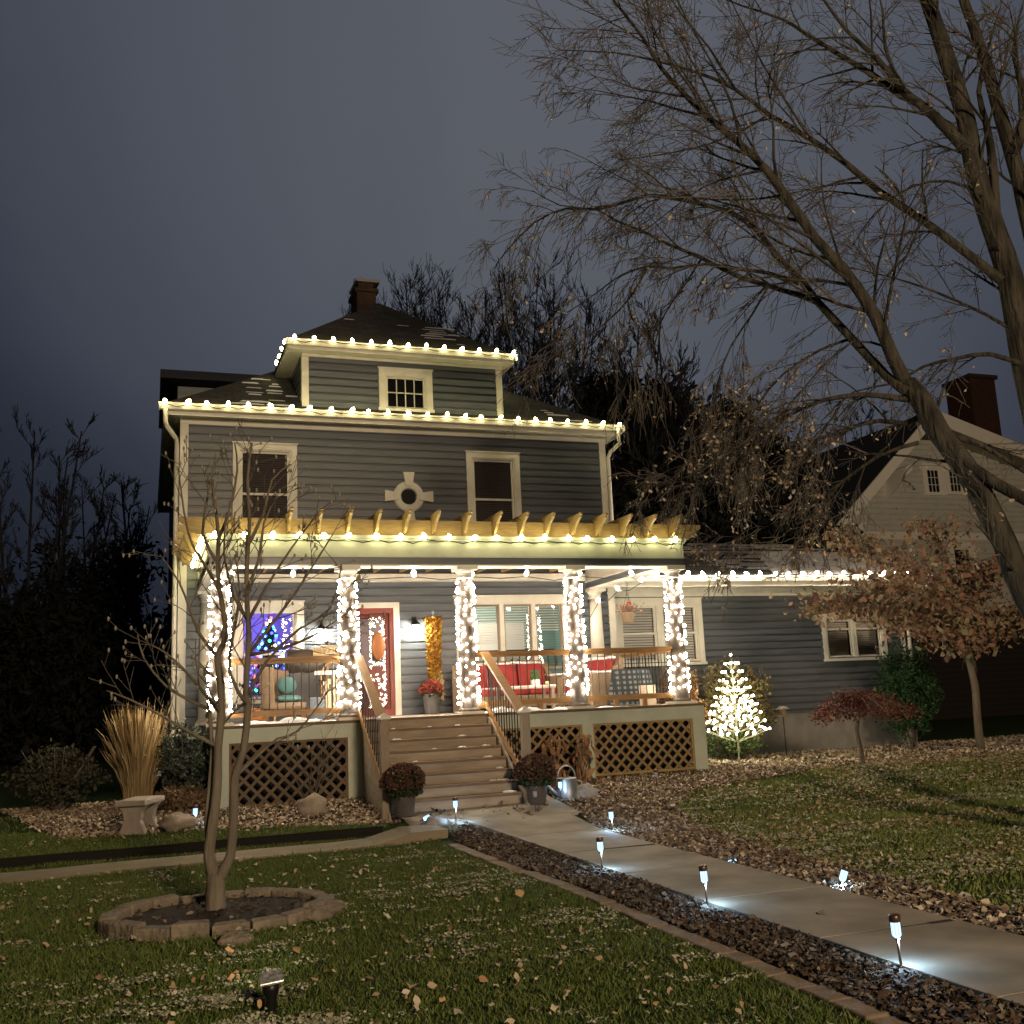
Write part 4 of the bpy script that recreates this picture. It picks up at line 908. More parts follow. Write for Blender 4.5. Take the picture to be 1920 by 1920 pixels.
# solar spot light in front
p = G(508, 1905); t = thing('spot_light', 'black solar spotlight with tilted panel standing in the foreground lawn', 'spotlight', tuple(p))
MB().tube([(0, 0, -.05), (0, 0, .08)], .012, 6).lathe([(.02, .0), (.035, .03), (.03, .09), (.045, .13), (.05, .17), (.03, .175)], 12).build('body', 'metal', t, True)
MB().hexa([(-.065, -.055, .165), (.065, -.055, .175), (.065, .045, .215), (-.065, .045, .205), (-.065, -.055, .18), (.065, -.055, .19), (.065, .045, .23), (-.065, .045, .22)]).build('panel', mat('solar panel glass', (.35, .36, .33), .18, (.12, .12, .12), 40, spec=1), t, bevel=.004)
MB().lathe([(.001, 0), (.035, 0), (.042, .05), (.044, .07)], 12, (0, .05, .12)).build('lamp_head', 'metal', t)
lamp('spot_light_beam', (0, .12, .16), 22, (1, .90, .70), .03, 'SPOT', t, 75, aim=(0, 3.0, .9), blend=.8)
# ring of wall blocks round the young tree
RB_ = []; n = 19; MT['st1'] = MT['stone']
wh = ['at the left tip', 'front left']
for k in range(n):
    a = 2*PI*k/n+.12; x = RC[0]+RA*math.cos(a); y = RC[1]+RB*math.sin(a); tang = math.atan2(RB*math.cos(a), -RA*math.sin(a)); L = .285; h = .085+random.uniform(-.014, .014)
    o = MB().hexa([(-L/2, -.07, -.05), (L/2, -.07, -.05), (L/2-.03, .07, -.05), (-L/2+.03, .07, -.05), (-L/2, -.07, h), (L/2, -.07, h), (L/2-.03, .07, h), (-L/2+.03, .07, h)]).build('edging_block', 'stone', bevel=.014)
    o.location = (x, y, .01+random.uniform(-.012, .012)); o.rotation_euler = (random.uniform(-.04, .04), random.uniform(-.03, .03), tang)
    pos = 'right' if math.cos(a) > .8 else 'left' if math.cos(a) < -.8 else ''
    dep = 'far' if math.sin(a) > .25 else 'near' if math.sin(a) < -.25 else 'middle'
    tag(o, None, 'block', 'wall blocks ringing the young tree'); RB_.append((math.sin(a), x, o))
ORD = 'first second third fourth fifth sixth seventh eighth ninth tenth eleventh'.split()
for row, nm in ((sorted([q for q in RB_ if q[0] < 0], key=lambda q: q[1]), 'near'), (sorted([q for q in RB_ if q[0] >= 0], key=lambda q: q[1]), 'far')):
    for i, q in enumerate(row): q[2]['label'] = 'tan wall block, %s from the left in the %s side of the tree ring' % (ORD[i], nm)
def rock(p, r, sq, m, label, seed, name='rock'):
    return tag(MB().ball((0, 0, 0), r, 18, 12, sq, .35, seed).build(name, m, None, True, loc=p), label, 'rock')
p = G(585, 1528); rock((p.x, p.y, p.z+.10), .20, (1.1, .9, .8), 'rock', 'tan field boulder in the left bed before the lattice', 3)
p = G(820, 1548); rock((p.x, p.y, p.z+.03), .17, (1.1, .7, .5), 'rockgrey', 'grey striped boulder at the foot of the stairs beside the path light', 8)
p = G(1095, 1498); rock((p.x, p.y, p.z+.06), .20, (1.1, .7, .65), 'rockgrey', 'dark grey boulder right of the watering can', 11)
p = G(330, 1560); rock((p.x, p.y, p.z+.12), .22, (1.0, .8, .5), 'rock', 'flat topped stone beside the garden bench', 15)
for u, v, l in ((620, 1712, 'small tan stone outside the right end of the tree ring'), (598, 1722, 'rounded stone leaning on the right end of the tree ring'), (440, 1772, 'low stone sunk in grass before the tree ring')):
    p = G(u, v); rock((p.x, p.y, p.z+.03), .10, (1.3, 1, .6), 'stone', l, u*.1)
# garden bench
p = G(262, 1560); t = thing('garden_bench', 'short concrete garden bench with flared legs in the left bed', 'bench', (p.x, p.y, p.z-.01), 1.22)
MB().box(-.36, .36, -.19, .19, .35, .42).build('seat', 'benchst', t, bevel=.015)
for s in (-1, 1):
    MB().prism([(-.17, 0), (.17, 0), (.15, .05), (.10, .17), (.12, .28), (.19, .36), (-.19, .36), (-.12, .28), (-.10, .17), (-.15, .05)], 'x', s*.22-.06, s*.22+.06).build('leg', 'benchst', t, bevel=.01)
# mums in planters
def mum(p, label, pr, ph, mr, dome, cols, potm='potgrey', fl=1800):
    t = thing('flower_pot', label, 'potted mum', p)
    MB().lathe([(pr*.72, 0), (pr*.78, .02), (pr*.98, ph-.03), (pr*1.04, ph-.02), (pr*1.04, ph), (pr*.9, ph), (pr*.86, ph-.04), (.01, ph-.045)], 24).build('pot', potm, t, True)
    C = []; D = []
    for _ in range(fl):
        a = random.uniform(0, 2*PI); q = random.uniform(-.25, 1); r = math.sqrt(max(0, 1-q*q))*(.86+.14*random.random())*(1+.08*math.sin(a*5+q*3)); C.append((math.cos(a)*r*mr, math.sin(a)*r*mr, ph+.06+q*dome))
    for _ in range(fl): a = random.uniform(0, 2*PI); r = random.random()**.5*.85; q = random.uniform(-.75, .6); D.append((math.cos(a)*r*mr, math.sin(a)*r*mr, ph+.04+q*dome*math.sqrt(max(0, 1-r*r*.9))))
    leafcloud('flowers', C, .032, islands('mum petals', cols), t, asp=.9); leafcloud('leaves', D, .05, islands('mum leaves', [(.02, .035, .015), (.035, .055, .02), (.05, .05, .025)]), t)
    return t
brn = [(.07, .03, .022), (.11, .05, .035), (.045, .022, .015), (.17, .10, .065)]
mum((2.62, -5.42, .225), 'tall grey pot of browned mums left of the stairs', .165, .36, .29, .24, brn); mum((4.52, -5.22, .225), 'tall grey pot of browned mums right of the stairs', .165, .36, .29, .25, brn)
mum((4.36, -.42, DECK), 'square pale pot of red mums on the porch beside the door', .16, .36, .22, .18, [(.35, .05, .05), (.45, .10, .08), (.25, .03, .03), (.4, .16, .08)], 'galv', 900)
# autumn swag
C = []
for _ in range(1900):
    f = random.random(); r = .155*(1-.25*f)*(.4+.6*math.sqrt(random.random())); a = random.uniform(0, PI); C.append((math.cos(a)*r, -math.sin(a)*r*.8, -f*1.15))
t = thing('leaf_swag', 'long yellow and orange autumn leaf swag hung on the siding beside the lantern', 'swag', (4.53, -.04, 3.22))
leafcloud('leaves', C, .07, islands('autumn leaves', [(.50, .27, .03), (.42, .12, .02), (.65, .42, .05), (.16, .05, .02), (.50, .30, .03), (.14, .10, .03), (.28, .08, .02)]), t, droop=.5)
C = [(random.uniform(-.08, .10), -random.random()*.08, -1.1-random.random()*.32) for _ in range(160)]; leafcloud('straw', C, .22, islands('corn husk straw', [(.5, .36, .16), (.62, .46, .24)]), t, asp=.08, droop=1.5)
MB().tube([(0, -.02, .0), (0, -.03, .12)], .008, 5).ball((0, -.03, .1), .03, 8, 6, (1, .6, 1.4)).build('hanger', 'galv', t)
# porch furniture ----------------------------------------------------
t = thing('grill', 'dark barbecue grill with rolled lid behind the left porch railing', 'grill', (2.0, -1.15, DECK))
MB().box(-.30, .30, -.22, .22, .05, .78).build('cabinet', mat('charcoal grill body', (.045, .043, .045), .5), t, bevel=.01)
MB().prism([(-.24, .80), (-.26, .95), (-.20, 1.10), (-.05, 1.18), (.14, 1.16), (.24, 1.05), (.24, .80)], 'x', -.33, .33).build('lid', mat('dark brown lid', (.10, .085, .07), .4, metal=.3), t, True)
MB().box(-.62, -.34, -.2, .2, .80, .84).box(.34, .60, -.2, .2, .80, .84).build('side_shelf', 'metal', t); MB().tube([(-.2, -.30, .96), (.2, -.30, .96)], .012, 8).build('handle', 'steel', t)
t = thing('house_number_sign', 'wooden board carved with the house number above the grill', 'sign', (2.32, -1.42, 2.50), 0)
MB().prism([(-.24, 0), (.24, 0), (.24, .11), (.20, .14), (.12, .15), (.06, .175), (-.06, .175), (-.12, .15), (-.20, .14), (-.24, .11)], 'y', -.012, .012).build('board', mat('pale carved wood', (.36, .25, .13), .7, (.45, .33, .18), 10, stretch=(1, 1, 6)), t)
fc = bpy.data.curves.new('digits', 'FONT'); fc.body = '1225'; fc.size = .15; fc.align_x = 'CENTER'; fc.extrude = .006; fo = bpy.data.objects.new('digits', fc); COL.objects.link(fo); fo.parent = t; fo.location = (0.02, -.018, .03); fo.rotation_euler = (PI/2, 0, 0); fc.materials.append(mat('cream digits', (.62, .52, .34), .6))
bpy.context.view_layer.update(); dm = bpy.data.meshes.new_from_object(fo.evaluated_get(bpy.context.evaluated_depsgraph_get())); do = bpy.data.objects.new('digits', dm); COL.objects.link(do); do.parent = t; do.location = fo.location; do.rotation_euler = fo.rotation_euler; bpy.data.objects.remove(fo)
MB().box(-.02, .02, .012, .03, -1.05, .02).build('post', 'railwood', t)
t = thing('sled', 'old wooden sled leaning upright by the grill behind the railing', 'sled', (2.30, -2.15, DECK+.02)); t.rotation_euler = (-.10, 0, 0)
mb = MB()
for k, x in enumerate((-.14, -.07, 0, .07, .14)): mb.box(x-.026, x+.026, -.01, .006, .05, .60+(.10 if k == 2 else .03 if k in (1, 3) else 0))
mb.build('slats', mat('whitewashed slats', (.55, .45, .32), .6), t)
MB().box(-.30, .30, -.03, -.011, .70, .76).build('crossbar', MT['trim'], t)
MB().tube([(-.2, -.02, .06), (-.2, -.02, .72), (-.13, -.02, .84), (0, -.02, .89), (.13, -.02, .84), (.2, -.02, .72), (.2, -.02, .06)], .014, 6).build('runner', 'railwood', t)
t = thing('wicker_chair', 'brown curved wicker chair with teal cushions on the left porch', 'chair', (1.55, -1.9, DECK), .25)
mb = MB(); seg = 18
for i in range(seg):      # curved shell
    a0, a1 = -2.3+i*4.6/seg*.62, -2.3+(i+1)*4.6/seg*.62
    for r, z0, z1 in ((.36, .22, .46), (.39, .46, .78+.1*math.cos((i/seg-.35)*2))): mb.hexa([(r*math.sin(a0), r*math.cos(a0), z0), ((r-.04)*math.sin(a0), (r-.04)*math.cos(a0), z0), ((r-.04)*math.sin(a1), (r-.04)*math.cos(a1), z0), (r*math.sin(a1), r*math.cos(a1), z0), (r*math.sin(a0), r*math.cos(a0), z1), ((r-.04)*math.sin(a0), (r-.04)*math.cos(a0), z1), ((r-.04)*math.sin(a1), (r-.04)*math.cos(a1), z1), (r*math.sin(a1), r*math.cos(a1), z1)])
mb.build('shell', 'wicker', t); MB().lathe([(.33, .20), (.35, .24), (.34, .30), (.01, .31)], 20).build('seat', 'wicker', t)
MB().ball((.04, -.04, .36), .23, 14, 10, (1, 1, .28)).build('cushion', 'teal', t, True); MB().ball((.10, .16, .58), .17, 14, 10, (1, .5, .85)).build('cushion', 'teal', t, True)
for x, y in ((-.22, -.2), (.22, -.2), (-.22, .2), (.22, .2)): MB().tube([(x, y, .22), (x*1.2, y*1.2, 0)], .02, 6).build('leg', 'railwood', t)
tag(MB().ball((0, 0, 0), .15, 16, 10, (1, 1, .8)).build('pumpkin', 'orange', None, True, loc=(1.06, -2.3, DECK+.12)), 'orange striped pumpkin on the left porch floor', 'pumpkin')
tag(MB().box(-.13, .13, -.12, .12, 0, .36).build('storage_bin', mat('slate bin', (.10, .12, .14), .6, (.07, .08, .10), 6), None, bevel=.02, loc=(1.92, -2.75, DECK)), 'slate grey bin standing behind the left porch railing', 'bin')
def cushion(mb, x0, x1, y0, y1, z0, z1):
    mb.box(x0, x1, y0, y1, z0, z1)
def seat(label, name, loc, rz, w, n):
    t = thing(name, label, 'sofa' if n > 1 else 'armchair', loc, rz)
    mb = MB().box(-w/2, w/2, -.36, .38, .06, .26); mb.build('base', 'wicker', t)
    for s in (-1, 1): MB().prism([(-.38, .0), (-.36, .50), (-.30, .58), (.10, .60), (.30, .75), (.40, .86), (.42, 0)], 'x', s*w/2-.05, s*w/2+.05).build('arm', 'wicker', t, bevel=.012)
    MB().prism([(.34, .2), (.44, .88), (.38, .90), (.28, .25)], 'x', -w/2+.05, w/2-.05).build('back', 'wicker', t)
    cw = (w-.12)/n
    for k in range(n):
        a = -w/2+.06+k*cw
        MB().box(a+.01, a+cw-.01, -.36, .26, .265, .39).build('seat_cushion', 'redcush', t, bevel=.04)
        MB().hexa([(a+.01, .12, .39), (a+cw-.01, .12, .39), (a+cw-.01, .27, .39), (a+.01, .27, .39), (a+.02, .22, .84), (a+cw-.02, .22, .84), (a+cw-.02, .36, .82), (a+.02, .36, .82)]).build('back_cushion', 'redcush', t, bevel=.045)
    sn = MB()
    for k in range(n):
        a = -w/2+.06+k*cw
        for q in range(5): sn.ball((a+cw*(q+.5)/5, .28+j(.02), .845+j(.01)), cw*.14, 8, 5, (1, .8, .35), .3, q)
        for q in range(4): sn.ball((a+cw*(q+.5)/4, -.30, .395), cw*.16, 8, 5, (1, .6, .2), .3, q+k)
    for s in (-1, 1):
        for q in range(5): sn.ball((s*w/2, -.30+q*.13, .60+(.02 if q > 3 else 0)), .075, 8, 5, (.9, 1, .35), .3, q)
    tag(sn.build('snow', 'snow', t, True), kind='stuff'); return t
seat('wicker sofa with three red cushions dusted with snow', 'outdoor_sofa', (5.62, -1.05, DECK), 0, 1.75, 3)
seat('wicker armchair with red cushion turned sideways to the railing', 'wicker_armchair', (6.95, -1.75, DECK), -1.25, .78, 1)
t = thing('coffee_table', 'low slatted coffee table with snow on top before the sofa', 'table', (5.55, -2.15, DECK))
MB().box(-.48, .48, -.26, .26, .36, .40).build('top', 'benchst', t, bevel=.01)
for x in (-.42, .42):
    for y in (-.2, .2): MB().box(x-.025, x+.025, y-.025, y+.025, 0, .36).build('leg', 'post', t)
mb = MB()
for q in range(14): mb.ball((-.42+q*.065, -.18+j(.08), .40), .06, 8, 5, (1, 1, .25), .3, q)
tag(mb.build('snow', 'snow', t, True), kind='stuff')
t = thing('table_plant', 'small green plant in a square white pot on the coffee table', 'plant', (5.72, -2.2, DECK+.40))
MB().box(-.06, .06, -.06, .06, 0, .11).build('pot', 'trim', t); leafcloud('leaves', [(j(.07), j(.07), .12+random.random()*.14) for _ in range(160)], .06, islands('table plant leaves', [(.05, .14, .05), (.08, .2, .08)]), t, asp=.2)
tag(MB().lathe([(.035, 0), (.038, .07), (.03, .075), (.03, .02), (.001, .018)], 12).build('candle_jar', mat('pale green jar', (.4, .5, .25), .3), None, True, loc=(5.92, -2.25, DECK+.40)), 'small pale green jar beside the table plant', 'jar')
def plaid():
    m = bpy.data.materials.new('black and grey plaid'); m.use_nodes = True; t = m.node_tree; b = t.nodes['Principled BSDF']; b.inputs['Roughness'].default_value = .9
    tc = N(t, 'ShaderNodeTexCoord'); ws = []
    for ax in ('X', 'Z'):
        w_ = N(t, 'ShaderNodeTexWave', bands_direction=ax); w_.inputs['Scale'].default_value = 3.6; t.links.new(tc.outputs['Object'], w_.inputs['Vector']); ws.append(w_)
    a = N(t, 'ShaderNodeMath', operation='MULTIPLY'); t.links.new(ws[0].outputs['Fac'], a.inputs[0]); t.links.new(ws[1].outputs['Fac'], a.inputs[1])
    r = N(t, 'ShaderNodeValToRGB'); r.color_ramp.elements[0].position = .25; r.color_ramp.elements[0].color = (.012, .014, .016, 1); r.color_ramp.elements[1].position = .5; r.color_ramp.elements[1].color = (.10, .12, .13, 1)
    t.links.new(a.outputs[0], r.inputs[0]); t.links.new(r.outputs[0], b.inputs['Base Color']); return m
t = thing('covered_table', 'side table draped in black plaid cloth at the right end of the porch', 'table', (7.35, -2.55, DECK))
mb = MB(); n = 40
for i in range(n):
    a, b = 2*PI*i/n, 2*PI*(i+1)/n; f = lambda q, z: (.34+.10*(1-z/.6)+.02*math.sin(q*9)*(1-z/.6)); 
    for z0, z1 in ((0.02, .3), (.3, .62)): mb.quad((f(a, z0)*math.cos(a), .7*f(a, z0)*math.sin(a), z0), (f(b, z0)*math.cos(b), .7*f(b, z0)*math.sin(b), z0), (f(b, z1)*math.cos(b), .7*f(b, z1)*math.sin(b), z1), (f(a, z1)*math.cos(a), .7*f(a, z1)*math.sin(a), z1))
    mb.quad((0, 0, .625), (.34*math.cos(a), .24*math.sin(a), .62), (.34*math.cos(b), .24*math.sin(b), .62))
mb.build('cloth', plaid(), t, True)
tag(MB().box(-.14, .14, -.03, .03, 0, .33).build('picture_frame', mat('pale board', (.5, .42, .32), .6), None, bevel=.006, loc=(7.40, -3.05, DECK+.0)), 'pale framed board standing before the plaid table', 'board')
# hanging basket and hummingbird feeder at the right end
t = thing('hanging_basket', 'brown hanging flower basket on wires in front of the wing window', 'hanging basket', (7.84, -1.6, 2.94))
MB().lathe([(.095, 0), (.11, .01), (.135, .16), (.15, .165), (.15, .19), (.13, .19), (.01, .17)], 20).build('basket', 'wicker', t, True)
mb = MB()
for a in (0, 2.1, 4.2): mb.tube([(.14*math.cos(a), .14*math.sin(a), .18), (0, 0, .55)], .004, 4)
mb.tube([(0, 0, .55), (0, 0, .80)], .005, 4); mb.build('hanger', 'metal', t)
leafcloud('foliage', [(random.gauss(0, .09), random.gauss(0, .09), .2+random.random()*.14) for _ in range(260)], .055, islands('withered stems', [(.35, .22, .17), (.28, .18, .14), (.42, .30, .22)]), t, asp=.3)
t = thing('bird_feeder', 'red glass hummingbird feeder hanging beside the basket', 'bird feeder', (7.99, -1.35, 3.14))
MB().lathe([(.012, 0), (.038, .05), (.042, .18), (.03, .21), (.001, .215)], 12).build('bottle', mat('red sugar water', (.55, .02, .01), .1), t, True); MB().lathe([(.01, -.04), (.075, -.03), (.08, -.01), (.02, .0)], 14).build('tray', 'metal', t, True); MB().tube([(0, 0, .21), (0, 0, .60)], .004, 4).build('hook', 'metal', t)
# watering can
p = G(1072, 1503); t = thing('watering_can', 'galvanised watering can with round handle in the right bed', 'watering can', (p.x, p.y+.15, p.z), -.15)
MB().lathe([(.15, 0), (.155, .01), (.145, .12), (.14, .30), (.145, .31), (.12, .315), (.12, .20), (.001, .19)], 22).build('body', 'galv', t, True)
MB().tube([(-.12, -.02, .06), (-.24, -.05, .18), (-.42, -.09, .38)], [.03, .022, .015], 10).lathe([(.014, 0), (.05, .03), (.055, .035), (.001, .045)], 12, (-.43, -.09, .38)).build('spout', 'galv', t, True)
MB().tube([(.13*math.cos(a)+.0, 0, .31+.17*math.sin(a)) for a in np.linspace(0, PI, 11)], .011, 8).build('handle', 'galv', t, True); MB().tube([(.13, 0, .28), (.22, 0, .25), (.21, 0, .10), (.14, 0, .06)], .010, 8).build('handle', 'galv', t, True)
# bird feeder on pole by the wing
p = Vector((11.55, -.75, terr(11.5, -.75))); t = thing('pole_feeder', 'small wooden bird feeder on a thin pole before the wing foundation', 'bird feeder', tuple(p))
MB().tube([(0, 0, 0), (0, 0, .80)], .010, 6).build('pole', 'metal', t); MB().box(-.10, .10, -.08, .08, .80, .82).box(-.05, .05, -.04, .04, .82, .95).build('hopper', 'wicker', t); MB().prism([(-.10, .95), (.10, .95), (0, 1.01)], 'y', -.1, .1).build('roof', 'benchst', t)
# ================================================================== PLANTS
def reed(name, label, cat, p, n, h, spread, wd, cols, lean=.25, group=None):
    P = np.zeros((n, 3)); a = rng.uniform(0, 2*PI, n); r = np.sqrt(rng.random(n))*spread*.35; P[:, 0] = np.cos(a)*r; P[:, 1] = np.sin(a)*r
    H = h*rng.uniform(.55, 1.05, n); o = np.stack([np.cos(a), np.sin(a)], 1)*(rng.uniform(.1, 1, n)*spread*(.3+.7*rng.random(n)))[:, None]
    sd = np.stack([-np.sin(a+rng.normal(size=n)), np.cos(a+rng.normal(size=n)), np.zeros(n)], 1)*wd/2
    V = []; ts = (0, .3, .6, .85, 1)
    for i, t_ in enumerate(ts):
        c = P.copy(); c[:, :2] += o*(t_**1.8); c[:, 2] = H*(t_-.12*t_**3*lean*4*rng.random(n)); ww = (1, .9, .8, 1.3, .1)[i]; V += [c-sd*ww, c+sd*ww]
    V = np.stack(V, 1).reshape(-1, 3); b = (np.arange(n)*10)[:, None]; F = np.concatenate([b+[2*i, 2*i+1, 2*i+3, 2*i+2] for i in range(4)], 0)
    t = thing(name, label, cat, p, 0, group); fast('blades', V, F, islands(name+' blades', cols), t); return t
straw = [(.50, .36, .17), (.38, .26, .12), (.62, .48, .26), (.30, .20, .09), (.55, .42, .22)]
q = Vector((-.62, -2.7, terr(-.62, -2.7))); reed('ornamental_grass', 'tall tan ornamental grass clump behind the garden bench', 'ornamental grass', tuple(q), 1100, 1.55, .50, .012, straw, .4)
def cornst(p, label, h=.72):
    t = thing('dried_stalks', label, 'dried plant', p, 0, 'withered hosta and corn stalks before the lattice'); C = [(random.gauss(0, .10), random.gauss(0, .06), h*(.1+.9*random.random())) for _ in range(55)]
    leafcloud('leaves', C, .17, islands('withered leaves', [(.30, .17, .08), (.20, .10, .05), (.40, .26, .13)]), t, asp=.22, droop=1.3)
    mb = MB()
    for _ in range(6): a = random.uniform(0, 6.28); mb.tube([(j(.06), j(.04), 0), (.10*math.cos(a), .08*math.sin(a), h)], .008, 5)
    mb.build('stems', 'wicker', t)
for u, v, l in ((1045, 1470, 'drooping brown dried stalks in front of the small lattice panel'), (1095, 1470, 'drooping brown dried stalks standing before the skirt post, right clump')):
    r_ = onY(u, v, -3.95); cornst((r_.x, -3.95, terr(r_.x, -3.95)), l)
class Tree:
    """collects a trunk mesh, a limb mesh, twigs and leaf sites"""
    def __init__(s): s.trunk = MB(); s.limb = MB(); s.tw = MB(); s.leaf = []
    def twig(s, p, d, L, r, lv, droop, kids=5, up=0., spread=.8, n=4, leafp=.0, minr=.0035, wob=.22):
        pts = [p.copy()]; dd = d.normalized(); cur = p.copy()
        for i in range(n):
            dd = (dd+Vector((random.gauss(0, wob), random.gauss(0, wob), random.gauss(0, wob)-droop+up))*.42).normalized(); cur = cur+dd*L/n; pts.append(cur.copy())
        rr = [max(minr, r*(1-.75*i/n)) for i in range(n+1)]
        (s.limb if lv >= 2 else s.tw).tube(pts, rr, 5 if lv >= 2 else 3, False)
        if leafp and lv <= 1:
            for q in pts[1:]:
                if random.random() < leafp: s.leaf.append(q+Vector((j(.03), j(.03), -.02)))
        if lv > 0:
            for k in range(kids):
                t = random.uniform(.15, 1)*n; i = min(n-1, int(t)); q = pts[i].lerp(pts[i+1], t-i); tg = (pts[i+1]-pts[i]).normalized()
                sd = Vector((random.gauss(0, 1), random.gauss(0, 1), random.gauss(0, 1))); sd = (sd-tg*sd.dot(tg)).normalized()
                s.twig(q, tg+sd*spread*random.uniform(.6, 1.2), L*random.uniform(.35, .62), r*.5, lv-1, droop, kids, up, spread, n, leafp, minr, wob)
        return pts
    def path(s, pts, r0, r1, main=False, sub=2):
        P = [Vector(p) for p in pts]; out = []
        for i in range(len(P)-1):
            a = P[max(i-1, 0)]; b = P[i]; c = P[i+1]; d = P[min(i+2, len(P)-1)]
            for k in range(sub):
                t = k/sub; out.append(.5*((2*b)+(c-a)*t+(2*a-5*b+4*c-d)*t*t+(3*b-a-3*c+d)*t**3))
        out.append(P[-1]); n = len(out); rr = [(r0+(r1-r0)*(i/(n-1))**.85)*(1+.07*noise.noise(Vector((i*.9, r0*50, 0)))) for i in range(n)]
        (s.trunk if main else s.limb).tube(out, rr, 12 if main else 8); return out, rr
    def dress(s, out, rr, dens, L, lv=2, droop=.1, t0=.2, **k):
        acc = 0
        for i in range(len(out)-1):
            seg = (out[i+1]-out[i]).length; f = i/len(out)
            if f < t0: continue
            acc += seg*dens*1.45
            while acc > 0:
                acc -= random.uniform(.5, 1.5); tg = (out[i+1]-out[i]).normalized(); q = out[i].lerp(out[i+1], random.random())
                sd = Vector((random.gauss(0, 1), random.gauss(0, 1), random.gauss(0, 1))); sd = (sd-tg*sd.dot(tg)).normalized()
                s.twig(q, tg*.9+sd*random.uniform(.5, 1.1), L*random.uniform(.5, 1.2)*(1.15-.5*f), max(.005, min(rr[i]*.45, .022)), lv, droop, **k)
    def done(s, name, label, cat, base, bark='bark', leafm=None, leafs=.04, group=None, twm='twig', tn='twigs'):
        t = thing(name, label, cat, tuple(base), 0, group); off = Vector(base)
        for mb, nm, m in ((s.trunk, 'trunk', bark), (s.limb, 'limbs', bark), (s.tw, tn, twm)):
            if not mb.v: continue
            V = np.array(mb.v, np.float32)-np.array(base, np.float32)
            me = bpy.data.meshes.new(nm); me.from_pydata(V.tolist(), [], mb.f); me.materials.append(MT[m]); me.polygons.foreach_set('use_smooth', [True]*len(me.polygons)); o = bpy.data.objects.new(nm, me); COL.objects.link(o); o.parent = t
            if nm != 'trunk': o['kind'] = 'stuff'
        if s.leaf and leafm: leafcloud('leaves', np.array([tuple(q) for q in s.leaf])-np.array(base), leafs, leafm, t, droop=.4)
        return t
# ---- young tree in the ring
T = Tree(); b0 = G(405, 1722); B = [b0.x, b0.y]
def yp(L, d=9.22): return [at(u, v, d+dd) for u, v, dd in L]
base = Vector((b0.x, b0.y, .02))
D0 = math.hypot(b0.x-CAM.x, b0.y-CAM.y)
def yp(L): return [at(u, v, D0+dd) for u, v, dd in L]
o, r = T.path([base-Vector((0, 0, .08)), *yp([(404, 1680, 0), (405, 1640, 0)])], .090, .072, True); 
sA, rA = T.path(yp([(404, 1650, 0), (392, 1607, 0), (396, 1566, 0), (404, 1508, 0), (408, 1456, .02), (409, 1400, .04), (415, 1340, .05), (414, 1280, .06), (407, 1231, .06), (419, 1208, .08), (422, 1165, .10), (412, 1108, .1), (408, 1051, .12), (410, 1008, .12), (404, 950, .15), (398, 900, .2)]), .050, .012, True)
sB, rB = T.path(yp([(408, 1655, 0), (425, 1620, -.02), (433, 1599, -.03), (438, 1534, -.05), (441, 1456, -.06), (457, 1404, -.08), (465, 1326, -.08), (461, 1308, -.1), (465, 1228, -.1), (466, 1165, -.12), (462, 1108, -.14), (465, 1022, -.15), (468, 979, -.15), (464, 900, -.1), (472, 830, -.1)]), .046, .011, True)
sC, rC = T.path(yp([(394, 1600, .04), (388, 1540, .1), (394, 1470, .12), (398, 1404, .15), (392, 1330, .2)]), .028, .016, True)
LA = [[(407, 1231, .06), (375, 1190, .1), (355, 1140, .15), (335, 1090, .2), (300, 1040, .25)], [(415, 1340, .05), (375, 1290, .0), (345, 1255, -.1), (312, 1225, -.15), (285, 1210, -.2)], [(392, 1330, .2), (350, 1310, .2), (310, 1285, .2), (270, 1235, .2), (258, 1190, .2)], [(409, 1400, .04), (350, 1370, .1), (300, 1340, .2), (240, 1310, .25), (200, 1295, .3)],
      [(412, 1108, .1), (385, 1060, .1), (360, 1020, .15), (345, 960, .2), (335, 880, .25)], [(410, 1008, .12), (430, 960, .1), (445, 880, .1), (440, 830, .1)], [(405, 1051, .12), (380, 1000, .15), (390, 930, .1), (405, 850, .1)]]
LB = [[(465, 1228, -.1), (510, 1170, -.15), (555, 1110, -.2), (600, 1040, -.25), (625, 1000, -.3)], [(465, 1165, -.12), (500, 1100, -.2), (545, 1030, -.25), (590, 970, -.3)], [(461, 1308, -.1), (500, 1240, -.2), (560, 1180, -.3), (620, 1140, -.35), (640, 1060, -.4)], [(462, 1108, -.14), (485, 1050, -.2), (495, 980, -.2), (520, 930, -.2)],
      [(465, 1228, -.1), (530, 1215, -.2), (590, 1190, -.3), (650, 1150, -.4)], [(441, 1456, -.06), (480, 1420, .1), (520, 1385, .2), (560, 1370, .3), (620, 1290, .4)], [(465, 1022, -.15), (495, 960, -.1), (510, 900, -.1), (545, 870, -.1)], [(462, 1320, -.1), (430, 1260, -.2), (438, 1180, -.25), (450, 1110, -.3), (440, 1040, -.3)], [(466, 1165, -.12), (440, 1120, -.05), (420, 1040, 0), (425, 960, 0)]]
for Lp in LA+LB:
    o, r = T.path(yp(Lp), .017, .0055); T.dress(o, r, 4.2, .42, 1, -.05, .15, kids=3, spread=.7, minr=.0032, wob=.16)
T.dress(sA, rA, 3.0, .5, 1, -.08, .35, kids=3, spread=.7); T.dress(sB, rB, 3.0, .5, 1, -.08, .35, kids=3, spread=.7)
